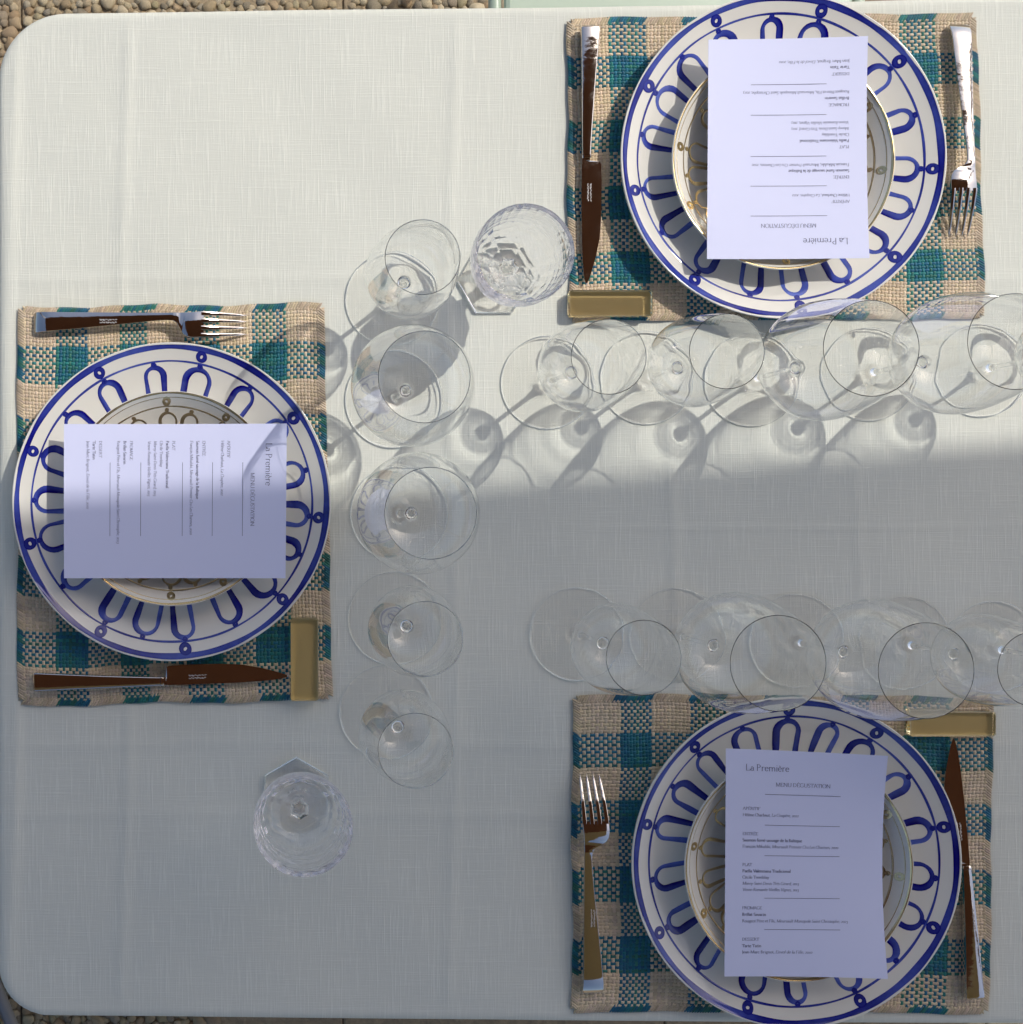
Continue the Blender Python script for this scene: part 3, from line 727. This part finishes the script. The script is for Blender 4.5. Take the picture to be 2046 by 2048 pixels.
def make_card(label, corners, zc, curl, quarter):
    """corners = photo pixels of the card's own TL,TR,BR,BL (as the reader sees it)"""
    Wm, Hm = 148.0, 210.0
    def height(u, v): return zc + curl(u, v)
    cpts = [P(px, py, height(u, v)) for (px, py), (u, v) in zip(corners, [(0,0),(1,0),(1,1),(0,1)])]
    c0 = sum((Vector(p) for p in cpts), Vector()) / 4
    root = empty('menu_card', (c0.x, c0.y, zc)); tag(root, label, 'menu', 'printed menus')
    def pt(u, v, dz=0.0):
        q = cpts[0]*(1-u)*(1-v) + cpts[1]*u*(1-v) + cpts[2]*u*v + cpts[3]*(1-u)*v
        return (q.x - c0.x, q.y - c0.y, curl(u, v) + dz)
    nu_, nv_ = 16, 22; v = []; f = []
    for dz in (0, -.00035):
        for j in range(nv_ + 1):
            for i in range(nu_ + 1): v.append(pt(i / nu_, j / nv_, dz))
    o2 = (nu_ + 1) * (nv_ + 1)
    for j in range(nv_):
        for i in range(nu_):
            a = j * (nu_ + 1) + i; f.append((a, a + nu_ + 1, a + nu_ + 2, a + 1)); f.append((o2 + a, o2 + a + 1, o2 + a + nu_ + 2, o2 + a + nu_ + 1))
    bd = [i for i in range(nu_ + 1)] + [(j) * (nu_ + 1) + nu_ for j in range(1, nv_ + 1)] + [nv_ * (nu_ + 1) + i for i in range(nu_ - 1, -1, -1)] + [j * (nu_ + 1) for j in range(nv_ - 1, 0, -1)]
    for k in range(len(bd)): a, b_ = bd[k], bd[(k + 1) % len(bd)]; f.append((a, b_, b_ + o2, a + o2))
    me = fix_normals(mesh('sheet', v, f, M['card'])); me.set_sharp_from_angle(angle=R(40)); o = obj('sheet', me, root); receiver(o)
    mb = MB(); sub = []
    for q, w in STROKES:
        q = q.copy()
        flat = w < 0; w = abs(w)
        for i in range(len(q) - 1):
            p0, p1 = q[i], q[i + 1]; d = p1 - p0; ln_ = np.linalg.norm(d)
            if ln_ < 1e-6: continue
            d /= ln_; nn = np.array([-d[1], d[0]])
            ww = w * .5 if flat else w * (.20 + .30 * abs(d[1]))       # broad-nib contrast
            e_ = d * ww * .15
            qs = [p0 - e_ + nn * ww, p0 - e_ - nn * ww, p1 + e_ - nn * ww, p1 + e_ + nn * ww]
            sub.append([pt(a[0] / Wm, (a[1]) / Hm, .00014) for a in qs])
    vv = [p for s in sub for p in s]; ff = [(4*i, 4*i+1, 4*i+2, 4*i+3) for i in range(len(sub))]
    o = obj('printed_text', mesh('printed_text', vv, ff, M['ink'], False), root); fix_up(o); receiver(o)
    return root
# text y runs down the page: glyph strokes have y up, so flip them about their baselines
_flip = []
def flip_all():
    S = []
    for (s, x, y, size, w, wd) in MENU:
        for q, ww in text_strokes(s, x, 0, size, w, False, wd)[0]: q[:, 1] = y - q[:, 1]; S.append((q, ww))
    for (y, s, k, wd) in BODY:
        runs = [(s, k)] if isinstance(s, str) else s; size = 4.3
        tot = sum(sum(G[c][0] for c in q) for q, _ in runs) * size; kx = wd / tot; x = 16.2
        for q, kk in runs:
            wl_ = sum(G[c][0] for c in q) * size * kx
            for p_, ww in text_strokes(q, x, 0, size, {'n': .34, 'i': .30, 'b': .46}[kk], kk == 'i', wl_)[0]: p_[:, 1] = y - p_[:, 1]; S.append((p_, ww))
            x += wl_
    for y in RULES: S.append((np.array([[37.0, y], [72., y], [107.5, y]]), -.42))
    return S
STROKES = flip_all()
ZC = ZM + .0062 + .0330 + .0012
make_card('menu card lying sideways on the left plate, half in sun', [(573.5,847),(571,1156.5),(128,1156.5),(128,848)], ZC, lambda u, v: .0035 * (2*v - 1)**2 * (1 - .5*u) + .0012 * math.sin(u * 3) , 0)
make_card('menu card upside down on the top plate, in full sun', [(1739,516),(1414,518),(1417,79),(1736,72)], ZC, lambda u, v: .004 * (2*v - 1)**2 * (1 - u) + .002 * (2*u-1)**2, 0)
make_card('menu card upright on the bottom plate, in shade', [(1452,1497),(1776,1512),(1776,1958),(1449,1953)], ZC, lambda u, v: .011 * (2*v - 1)**2 * u * u + .001 * (1-u), 0)

# ------------------------------------------------------------------ cutlery
def rrect(xa, xb, zb, zt, e, y):
    """rounded rectangle ring in the xz plane at y"""
    e = min(e, (xb - xa) * .45, (zt - zb) * .45); k = e * .3
    return [(xa+e,y,zb),(xb-e,y,zb),(xb-k,y,zb+k),(xb,y,zb+e),(xb,y,zt-e),(xb-k,y,zt-k),(xb-e,y,zt),(xa+e,y,zt),(xa+k,y,zt-k),(xa,y,zt-e),(xa,y,zb+e),(xa+k,y,zb+k)]
def smooth_piece(name, mb, mat, parent, angle=40):
    me = fix_normals(mb.mesh(name, mat, True)); o = obj(name, me, parent)
    try: me.set_sharp_from_angle(angle=R(angle))
    except Exception: pass
    return receiver(o)
def lerp(tab, y):
    ys = [t[0] for t in tab]; return [np.interp(y, ys, [t[k] for t in tab]) for k in range(1, len(tab[0]))]
MM = .001
def scribble(parent, x0, y0, lines, size, z, along):
    """two lines of tiny etched script, too small to read"""
    r = random.Random(5); mb = MB()
    for ln_ in range(lines):
        p_ = (x0 - ln_ * size * 1.7, y0); x = 0
        while x < size * 11:
            a = (p_[0] + r.uniform(-.1, .5) * size, p_[1] + x); b_ = (p_[0] + r.uniform(.3, 1.2) * size, p_[1] + x + size * .5)
            d = np.array(b_) - np.array(a); d = d / np.linalg.norm(d); nn = np.array([-d[1], d[0]]) * size * .16
            mb.add([(a[0]+nn[0], a[1]+nn[1], z(a[1])), (a[0]-nn[0], a[1]-nn[1], z(a[1])), (b_[0]-nn[0], b_[1]-nn[1], z(b_[1])), (b_[0]+nn[0], b_[1]+nn[1], z(b_[1]))], [(0,1,2,3)])
            x += size * r.uniform(.55, .9)
    o = obj('hallmark', mb.mesh('hallmark', M['mark'], False), parent); fix_up(o)
FK_W = [(0,0,20.0),(3,-.1,20.1),(40,.1,16.8),(90,.3,11.6),(120,.4,8.6),(132,.4,7.8),(139,.35,8.4),(143,.3,11),(146,.2,17),(149,.1,21.8),(153,0,24.2),(158,-.3,25.0),(163,-.8,24.8),(169,-1.2,24.2)]
FK_Z = [(0,2.6),(4,5.6),(11,8.0),(60,9.8),(100,11.9),(132,14.2),(150,16.6),(160,17.2),(170,16.4),(185,12.2),(200,6.4),(212,1.6)]
def fork(label, butt, tip, length_mm):
    b0 = P(*butt, ZM + .003); t0 = P(*tip, ZM + .002); d = (t0 - b0); s = length_mm / 212.0
    root = empty('dinner_fork', (b0.x, b0.y, ZM), math.atan2(d.y, d.x) - math.pi / 2); root.scale = (s, s, 1)
    tag(root, label, 'fork', 'forks')
    def sect(y, a, b_, th=2.4, e=.55):
        z = lerp(FK_Z, y)[0]; return [tuple(c * MM for c in p) for p in rrect(a, b_, z - th * .5 + .4, z + th * .5 + .4, e, y)]
    h = MB(); rings = []
    for y in [0.0, .5, 1.4] + list(np.linspace(4, 139, 24)):
        a, b_ = lerp(FK_W, y); k = 1.2 * max(0, 1 - y / 1.4) if y < 1.4 else 0
        rings.append(sect(y, a + k, b_ - k, 3.0 - 1.0 * min(1, y / 139)))
    h.loft(rings); ho = smooth_piece('handle', h, M['steel'], root)
    scribble(ho, 9.5 * MM, 66 * MM, 2, 1.5 * MM, lambda y: (lerp(FK_Z, y / MM)[0] + 1.9) * MM, 1)
    hd = MB(); rings = []
    for y in list(np.linspace(139, 169, 16)):
        a, b_ = lerp(FK_W, y); z = lerp(FK_Z, y)[0]
        ring = rrect(a, b_, z - 1.0 + .4, z + 1.0 + .4, .5, y)
        c = (a + b_) / 2; hw = (b_ - a) / 2     # crown across the width
        ring = [(x, yy, zz - 1.7 * ((x - c) / hw) ** 2 * (1 if b_ - a > 14 else (b_-a-8)/6)) for x, yy, zz in ring]
        rings.append([tuple(q * MM for q in p) for p in ring])
    hd.loft(rings); ho = smooth_piece('head', hd, M['steel'], root)
    a, b_ = lerp(FK_W, 169); w = b_ - a; tw = 4.0; gap = (w - 4 * tw) / 3
    for k in range(4):
        xa = a + k * (tw + gap); tm = MB(); rings = []
        for y in list(np.linspace(166.5, 206, 14)) + [209, 211, 212]:
            u = max(0, (y - 169) / 43); wd = tw * (1 - .45 * u) if y < 206 else tw * .55 * max(.12, (212 - y) / 6)
            xm = xa + tw / 2 - 1.8 * u ** 1.3 * (k / 3) * 1.6 - .3 * u; z = lerp(FK_Z, y)[0]
            th = 2.0 - .7 * u; zz = z + .4 - 1.5 * ((xa + tw/2 - (a + b_)/2) / (w/2)) ** 2
            rings.append([tuple(q * MM for q in p) for p in rrect(xm - wd/2, xm + wd/2, zz - th/2 - .02, zz + th/2 - .02, .5, y)])
        tm.loft(rings); smooth_piece('tine', tm, M['steel'], ho)
    return root
KN_H = [(0,.3,17.6,11.0),(4,.0,18.0,11.4),(60,.6,13.6,9.5),(110,1.0,10.4,7.2),(124,1.2,9.6,6.4),(127,1.2,9.6,6.2)]
def knife(label, butt, tip, length_mm):
    b0 = P(*butt, ZM + .008); t0 = P(*tip, ZM + .005); d = t0 - b0; s = length_mm / 250.0
    # the knife's plate side is to its left: mirror x
    root = empty('dinner_knife', (b0.x, b0.y, ZM), math.atan2(d.y, d.x) - math.pi / 2 - math.atan2(5.5, 250)); root.scale = (s, s, 1)
    tag(root, label, 'knife', 'knives')
    h = MB(); rings = []
    for y in [0, .5, 1.6] + list(np.linspace(4, 124, 16)):
        a, b_, th = lerp(KN_H, y); k = 1.5 * max(0, 1 - y / 1.6)
        zc = 1.2 + 11.0 / 2 * (1 - y / 124) + 5.4 * (y / 124)
        rings.append([(-x * MM, yy * MM, z * MM) for x, yy, z in rrect(a + k, b_ - k, zc - th/2 + k, zc + th/2 - k, 1.5, y)])
    h.loft(rings); smooth_piece('handle', h, M['steel'], root)
    fr = MB(); rings = []
    for y in (123.9, 124.4, 126.2, 127.6):
        g_ = .25 if 124 < y < 127 else -.3
        rings.append([(-x * MM, yy * MM, z * MM) for x, yy, z in rrect(1.2 - g_, 9.6 + g_, 6.6 - 3.2 - g_, 6.6 + 3.2 + g_, 1.2, y)])
    fr.loft(rings); smooth_piece('ferrule', fr, M['steel'], root)
    bl = MB(); rings = []
    BW = [(127,1.6,9),(129.5,1.5,9.5),(130.5,1.4,18.6),(133,1.3,20.2),(150,1.1,20.6),(185,1.1,20.3),(205,1.4,18.6),(222,2.0,15.2),(236,3.0,11.2),(244,4.0,8.6),(248,4.9,6.9),(250,5.6,5.9)]
    for y in [127,129.4,130,130.6,131.6,133,140,150,165,180,195,205,214,222,230,236,241,245,248,250]:
        a, b_ = lerp(BW, y); th = 2.2 - .9 * (y - 127) / 123; zc = 6.2 - 1.6 * (y - 127) / 123
        m_ = a + (b_ - a) * .45
        ring = [(a, zc - th*.45), (m_, zc - th*.4), (b_, zc - .18), (b_, zc + .18), (m_, zc + th*.4), (a, zc + th*.45)]
        rings.append([(-x * MM, y * MM, z * MM) for x, z in ring])
    bl.loft(rings); bo = smooth_piece('blade', bl, M['steel_blade'], root, 12)
    scribble(bo, -8.0 * MM, 152 * MM, 2, 1.5 * MM, lambda y: (6.2 - 1.6 * (y / MM - 127) / 123 + 1.2) * MM, 1)
    return root
fork('steel fork lying tines down above the left plate', (69, 625.5), (493, 630), 207)
fork('steel fork in full sun at the right edge of the top mat', (1936, 50), (1936, 470), 206)
fork('steel fork in shade at the left edge of the bottom mat', (1164, 1984), (1159, 1550), 212)
knife('steel knife in shade below the left plate', (67, 1382), (577, 1353), 248)
knife('steel knife in full sun at the left edge of the top mat', (1161, 53), (1172, 565), 250)
knife('steel knife in shade at the right edge of the bottom mat', (1966, 1995), (1908, 1479), 252)

# ------------------------------------------------------------------ glass knife rests
def knife_rest(label, x0, y0, x1, y1):
    zt = ZM + .0105; a = P(x0, y1, ZM + .004); b_ = P(x1, y0, ZM + .004)
    cx, cy0 = (a.x + b_.x) / 2, (a.y + b_.y) / 2; hx_, hy_ = (b_.x - a.x) / 2, (b_.y - a.y) / 2
    root = empty('knife_rest', (cx, cy0, ZM)); tag(root, label, 'knife rest', 'amber glass knife rests')
    def ring(e, z, n=5, rc=.0028):
        pts = []
        for sx, sy, a0 in ((1,1,0),(-1,1,90),(-1,-1,180),(1,-1,270)):
            for k in range(n):
                t_ = R(a0 + 90 * k / (n - 1)); pts.append((sx*(hx_-e-rc) + rc*math.cos(t_), sy*(hy_-e-rc) + rc*math.sin(t_), z))
        return pts
    mb = MB(); mb.loft([ring(.0006, .0012), ring(0, .0018), ring(0, .0098), ring(.0004, .0105), ring(.0013, .0110)])
    o = obj('glass_bar', fix_normals(mb.mesh('glass_bar', M['amber'], True)), root)
    try: o.data.set_sharp_from_angle(angle=R(14))
    except Exception: pass
    caster(o)
    mb = MB(); mb.loft([ring(.0006, .0001), ring(.0006, .00105)])
    receiver(obj('gilded_back', fix_normals(mb.mesh('gilded_back', M['goldback'], False)), root))
knife_rest('gold amber glass knife rest at the top mat, below the sunlit knife', 1136, 582, 1302, 634)
knife_rest('gold amber glass knife rest standing upright on the left mat', 581, 1235, 636, 1400)
knife_rest('gold amber glass knife rest above the shaded knife of the bottom mat', 1814, 1421, 1985, 1471)

# ------------------------------------------------------------------ wine glasses (lathe turned; foot, stem and bowl share their borders)
def wine_profile(kind):
    if kind == 'white':
        foot = [(.0,.0009),(.030,.0007),(.0435,.0003),(.0452,.0011),(.0446,.0021),(.036,.0030),(.022,.0048),(.0098,.0080),(.0042,.0150)]
        stem = [(.0042,.0150),(.0027,.026),(.0022,.045),(.0021,.066),(.0024,.082),(.0034,.0902),(.0064,.0942)]
        bowl = [(.0064,.0942),(.0185,.0988),(.0290,.1080),(.0362,.1190),(.0393,.1310),(.0392,.1450),(.0375,.1650),(.0347,.1880),(.0320,.2060),(.0309,.2130)]
        inn = [(.0303,.2130),(.0314,.2060),(.0341,.1880),(.0369,.1650),(.0386,.1450),(.0387,.1311),(.0357,.1193),(.0285,.1084),(.0181,.0995),(.0085,.0960),(.0,.0952)]
    elif kind == 'burgundy':
        foot = [(.0,.0009),(.031,.0007),(.0452,.0003),(.0470,.0011),(.0463,.0021),(.037,.0030),(.022,.0048),(.0098,.0080),(.0042,.0150)]
        stem = [(.0042,.0150),(.0027,.026),(.0022,.045),(.0021,.066),(.0024,.084),(.0034,.0922),(.0064,.0957)]
        bowl = [(.0064,.0957),(.0230,.0993),(.0390,.1085),(.0495,.1200),(.0533,.1320),(.0528,.1450),(.0490,.1660),(.0440,.1880),(.0395,.2050),(.0378,.2120)]
        inn = [(.0372,.2120),(.0389,.2050),(.0434,.1880),(.0484,.1660),(.0522,.1450),(.0527,.1321),(.0490,.1203),(.0386,.1090),(.0226,.0999),(.0090,.0970),(.0,.0964)]
    else:
        foot = [(.0,.0009),(.031,.0007),(.0440,.0003),(.0458,.0011),(.0451,.0021),(.037,.0030),(.022,.0048),(.0098,.0080),(.0042,.0150)]
        stem = [(.0042,.0150),(.0027,.026),(.0022,.045),(.0021,.070),(.0024,.092),(.0034,.1006),(.0064,.1042)]
        bowl = [(.0064,.1042),(.0222,.1090),(.0370,.1200),(.0470,.1340),(.0508,.1490),(.0512,.1640),(.0490,.1870),(.0445,.2140),(.0398,.2370),(.0383,.2450)]
        inn = [(.0377,.2450),(.0392,.2370),(.0439,.2140),(.0484,.1870),(.0506,.1640),(.0502,.1491),(.0465,.1343),(.0366,.1205),(.0218,.1097),(.0090,.1060),(.0,.1052)]
    rimr, rimz = (bowl[-1][0] + inn[0][0]) / 2, bowl[-1][1]
    hw = (bowl[-1][0] - inn[0][0]) / 2
    rim = [(rimr + hw * math.cos(a), rimz + hw * math.sin(a)) for a in np.linspace(.3, math.pi - .3, 5)]
    F_ = spline(foot, 5); S_ = spline(stem, 5); B_ = np.concatenate([spline(bowl, 7), np.array(rim), spline(inn, 7)])
    return F_, S_, B_
def lathe_parts(kind):
    F_, S_, B_ = wine_profile(kind); allp = np.concatenate([F_, S_[1:], B_[1:]]); n = 96
    allp[0, 0] = 0; allp[-1, 0] = 0
    # analytic normals along the whole profile
    d = np.gradient(allp, axis=0); nr = np.stack([d[:, 1], -d[:, 0]], 1); nr /= np.maximum(np.linalg.norm(nr, axis=1), 1e-9)[:, None]
    cuts = [0, len(F_) - 1, len(F_) + len(S_) - 2, len(allp) - 1]; out = []
    for nm, i0, i1 in (('foot', cuts[0], cuts[1]), ('stem', cuts[1], cuts[2]), ('bowl', cuts[2], cuts[3])):
        v, N_, st_ = [], [], []
        for i in range(i0, i1 + 1):
            st_.append(len(v)); r_, z = allp[i]
            if r_ < 1e-7: v.append((0, 0, z)); N_.append((0, 0, -1 if nr[i][1] < 0 else 1)); continue
            for k in range(n):
                c, s = math.cos(2*math.pi*k/n), math.sin(2*math.pi*k/n)
                v.append((r_*c, r_*s, z)); N_.append((nr[i][0]*c, nr[i][0]*s, nr[i][1]))
        f = []
        for q in range(i1 - i0):
            a, b_ = st_[q], st_[q+1]; ca = allp[i0+q][0] < 1e-7; cb = allp[i0+q+1][0] < 1e-7
            for k in range(n):
                k2 = (k + 1) % n
                if ca: f.append((a, b_ + k2, b_ + k))
                elif cb: f.append((a + k, a + k2, b_))
                else: f.append((a + k, a + k2, b_ + k2, b_ + k))
        me = mesh(nm, v, f, M['foot_glass'] if nm == 'foot' else M['glass'], True)
        me.normals_split_custom_set_from_vertices(N_)
        out.append((nm, me))
    return out
WINE = {k: lathe_parts(k) for k in ('white', 'burgundy', 'bordeaux')}
def wine_glass(kind, px, py, label, group, rz=0.0):
    root = empty('wine_glass', P(px, py) + Vector((0, 0, Z0)), rz); tag(root, label, 'wine glass', group)
    for nm, me in WINE[kind]: caster(obj(nm, me, root))
    return root
gl, gt, gb_ = 'wine glasses beside the left plate', 'wine glasses in the sunlit row', 'wine glasses in the shaded row'
wine_glass('white', 784.4, 598.4, 'small clear wine glass in sun, next to the upper cut-crystal goblet', gl)
wine_glass('burgundy', 787.5, 798.5, 'wide round wine glass in sun, upper of the two beside the left plate', gl)
wine_glass('burgundy', 798, 1026.6, 'wide round wine glass on the shadow edge beside the left plate', gl)
wine_glass('white', 789, 1236.5, 'small clear wine glass in shade, just below the wide round glasses', gl)
wine_glass('white', 772.7, 1423.5, 'small clear wine glass in shade, next to the lower cut-crystal goblet', gl)
wine_glass('white', 1095.5, 765, 'small wine glass at the left end of the sunlit row, under the knife rest', gt)
wine_glass('white', 1293, 756, 'small wine glass second from the left in the sunlit row', gt)
wine_glass('bordeaux', 1503, 759, 'tall wine glass in the sunlit row, under the top plate\'s lowest rim', gt)
wine_glass('bordeaux', 1737, 748, 'tall wine glass in the sunlit row, overlapping the lower right of the top mat', gt)
wine_glass('white', 1962, 740, 'wine glass at the right end of the sunlit row, its bowl cut off', gt)
wine_glass('white', 1154, 1267.9, 'small wine glass at the left end of the shaded row', gb_)
wine_glass('bordeaux', 1352, 1270, 'tall wine glass second in the shaded row, touching the bottom plate\'s upper rim', gb_)
wine_glass('bordeaux', 1592, 1282, 'tall wine glass third in the shaded row, left of the knife rest', gb_)
wine_glass('white', 1808, 1287, 'wine glass fourth in the shaded row, above the shaded knife rest', gb_)
wine_glass('bordeaux', 1986, 1296, 'wine glass at the right end of the shaded row, mostly out of view', gb_)

# ------------------------------------------------------------------ cut-crystal goblets
def goblet_parts():
    out = []
    def hexring(r_, z, n=6, rot=0, wob=None):
        return [((r_ if wob is None else r_ * wob(k)) * math.cos(2*math.pi*k/n + rot), (r_ if wob is None else r_ * wob(k)) * math.sin(2*math.pi*k/n + rot), z) for k in range(n)]
    f_ = MB(); f_.loft([hexring(.0001, .0006), hexring(.0345, .0003), hexring(.0358, .0012), hexring(.0358, .0040), hexring(.0348, .0050), hexring(.020, .0072), hexring(.0100, .0110), hexring(.0070, .0165)], False)
    s_ = MB(); s_.loft([hexring(.0070, .0165), hexring(.0052, .026), hexring(.0048, .040), hexring(.0066, .048), hexring(.0050, .055), hexring(.0062, .064), hexring(.0098, .0705)], False)
    # bowl: hexagonal calyx opening into diamond-cut wall; smooth inside
    b_ = MB(); n = 36; rings = []
    prof = [(.0098,.0705),(.0200,.0735),(.0290,.0800),(.0350,.0880),(.0385,.0955),(.0402,.1020),(.0413,.1085),(.0421,.1150),(.0427,.1215),(.0430,.1280),(.0431,.1345),(.0431,.1400),(.0430,.1440)]
    for i, (r_, z) in enumerate(prof):
        ring = []
        for k in range(n):
            t_ = 2 * math.pi * k / n
            hexr = math.cos(math.pi / 6) / math.cos(((t_ + math.pi/6) % (math.pi / 3)) - math.pi / 6 ) if True else 1
            hexr = 1 / math.cos(((t_) % (math.pi / 3)) - math.pi / 6) * math.cos(math.pi / 6)
            w = max(0, 1 - i / 3.0); q = 1 + (hexr - 1) * w
            if 4 <= i <= 10: q *= 1 + (.018 if (k + (i % 2)) % 2 == 0 else -.010)
            elif 1 <= i <= 3: q *= 1 + .028 * math.cos(12 * t_) * (i / 3)
            ring.append((r_ * q * math.cos(t_), r_ * q * math.sin(t_), z))
        rings.append(ring)
    nout = len(rings)
    inn = [(.0426,.1447),(.0421,.1440),(.0417,.1340),(.0411,.1215),(.0402,.1120),(.0385,.1020),(.0352,.0930),(.0290,.0856),(.0200,.0800),(.0100,.0776),(.0002,.0770)]
    for (r_, z) in inn: rings.append([(r_*math.cos(2*math.pi*k/n), r_*math.sin(2*math.pi*k/n), z) for k in range(n)])
    # match the stem's six corners on the bowl's lowest ring
    lo = hexring(.0098, .0705); low = []
    for k in range(n):
        a, u = divmod(k, n // 6); u /= n / 6; p_, q_ = lo[a], lo[(a + 1) % 6]
        low.append(tuple(p_[c] * (1 - u) + q_[c] * u for c in range(3)))
    rings[0] = low; b_.loft(rings, False)
    for nm, mb in (('foot', f_), ('stem', s_), ('bowl', b_)):
        me = mesh(nm, mb.v, mb.f, M['crystal'], True)
        out.append((nm, me))
    # every cut face keeps its own normal; only the inside of the bowl is smooth
    for nm, me in out:
        sh = np.ones(len(me.edges), bool)
        if nm == 'bowl':
            ev = np.zeros(len(me.edges) * 2, np.int32); me.edges.foreach_get('vertices', ev); sh = ev.reshape(-1, 2).min(1) < (nout + 2) * n
        at = me.attributes.new('sharp_edge', 'BOOLEAN', 'EDGE'); at.data.foreach_set('value', sh)
    return out
GOB = goblet_parts()
def goblet(px, py, rz, label):
    root = empty('crystal_goblet', P(px, py) + Vector((0, 0, Z0)), rz); tag(root, label, 'goblet', 'cut-crystal goblets')
    for nm, me in GOB: caster(obj(nm, me, root))
goblet(986.6, 563.5, 0.0, 'cut-crystal goblet with hexagonal foot in sun, left of the top mat')
goblet(592.5, 1585.8, R(30), 'cut-crystal goblet with hexagonal foot in shade at the lower left')

# ------------------------------------------------------------------ chairs at the table
def chair(label, loc, rz, frame_mat, seat_mat):
    root = empty('garden_chair', loc, rz); tag(root, label, 'chair', 'metal garden chairs')
    w, d, h = .21, .21, .45
    q = MB(); q.box((-w, -d, h - .012), (w, d, h)); bevel(obj('seat', q.mesh('seat', seat_mat, False), root), .006)
    ring = []
    for sx, sy, a0 in ((1,1,0),(-1,1,90),(-1,-1,180),(1,-1,270)):
        for k in range(6): t_ = R(a0 + 18*k); ring.append((sx*(w-.05) + .06*math.cos(t_), sy*(d-.05) + .06*math.sin(t_), h - .012))
    q = MB(); q.tube(ring + ring[:2], .008, 10); obj('seat_frame', q.mesh('seat_frame', frame_mat), root)
    for sx in (-1, 1):
        q = MB(); q.tube([(sx*(w-.02), -d+.02, h-.015), (sx*(w-.01), -d+.01, .2), (sx*w, -d, .012)], .0105); lg = obj('leg', q.mesh('leg', frame_mat), root)
        q2 = MB(); q2.tube([(sx*w, -d, .022), (sx*w, -d, .0)], .015); obj('foot_cap', q2.mesh('foot_cap', M['rubber']), lg)
        q = MB(); q.tube([(sx*w, d+.05, .012), (sx*(w-.01), d+.01, .25), (sx*(w-.015), d-.005, h), (sx*(w-.02), d+.03, .62), (sx*(w-.03), d+.07, .80)], .0105); lg = obj('leg', q.mesh('leg', frame_mat), root)
        q2 = MB(); q2.tube([(sx*w, d+.05, .022), (sx*w, d+.05, .0)], .015); obj('foot_cap', q2.mesh('foot_cap', M['rubber']), lg)
    for z in (.60, .70, .79):
        y = d + .02 + (z - .58) * .23; q = MB(); q.tube([(-w+.025, y, z), (-.1, y+.02, z+.005), (.1, y+.02, z+.005), (w-.025, y, z)], .009); obj('back_rail', q.mesh('back_rail', frame_mat), root)
pc_ = P(1010, 5, -.30)
chair('sage-green metal garden chair tucked under the top edge of the table', (pc_.x + .21, .60, GZ), 0.0, M['sage'], M['sage'])

# chair at the left end: only a grey tube of its curved frame shows at the bottom-left corner
q_ = P(-2, 2012, -.31); t_ = R(22.3); ex, ey = Vector((math.cos(t_), math.sin(t_), 0)), Vector((-math.sin(t_), math.cos(t_), 0))
c_ = q_ - ex * .215 - ey * .05
chair('grey tubular garden chair just showing at the bottom left corner', (c_.x, c_.y, GZ), t_, M['greytube'], M['rubber'])

# direct sun never reaches the shaded setting, so it needs no caustic search
for o in bpy.data.objects:
    if o.type == 'MESH' and o.cycles.is_caustics_receiver and o.parent is not None and o.parent.location.y < -.12 and o.parent.location.x > 0: o.cycles.is_caustics_receiver = False

# ------------------------------------------------------------------ units: everything above is in metres; the scene is kept in centimetres
S = 100.0
scene.unit_settings.system = 'METRIC'; scene.unit_settings.scale_length = 1.0 / S; scene.unit_settings.length_unit = 'CENTIMETERS'
for me in bpy.data.meshes:
    if me.users: me.transform(Matrix.Scale(S, 4))
for o in bpy.data.objects:
    o.location = o.location * S
    if o.type == 'EMPTY': o.empty_display_size *= S
    for md in o.modifiers:
        if md.type == 'BEVEL': md.width *= S
cam_d.clip_start *= S; cam_d.clip_end *= S
for m in bpy.data.materials:
    for nd in m.node_tree.nodes:
        if nd.type == 'BUMP': nd.inputs['Distance'].default_value *= S
        elif nd.type == 'MAPPING': nd.inputs['Scale'].default_value = [k / S for k in nd.inputs['Scale'].default_value]
        elif nd.type in ('TEX_NOISE', 'TEX_VORONOI') and not (nd.inputs['Vector'].is_linked and nd.inputs['Vector'].links[0].from_node.type == 'MAPPING'):
            nd.inputs['Scale'].default_value /= S
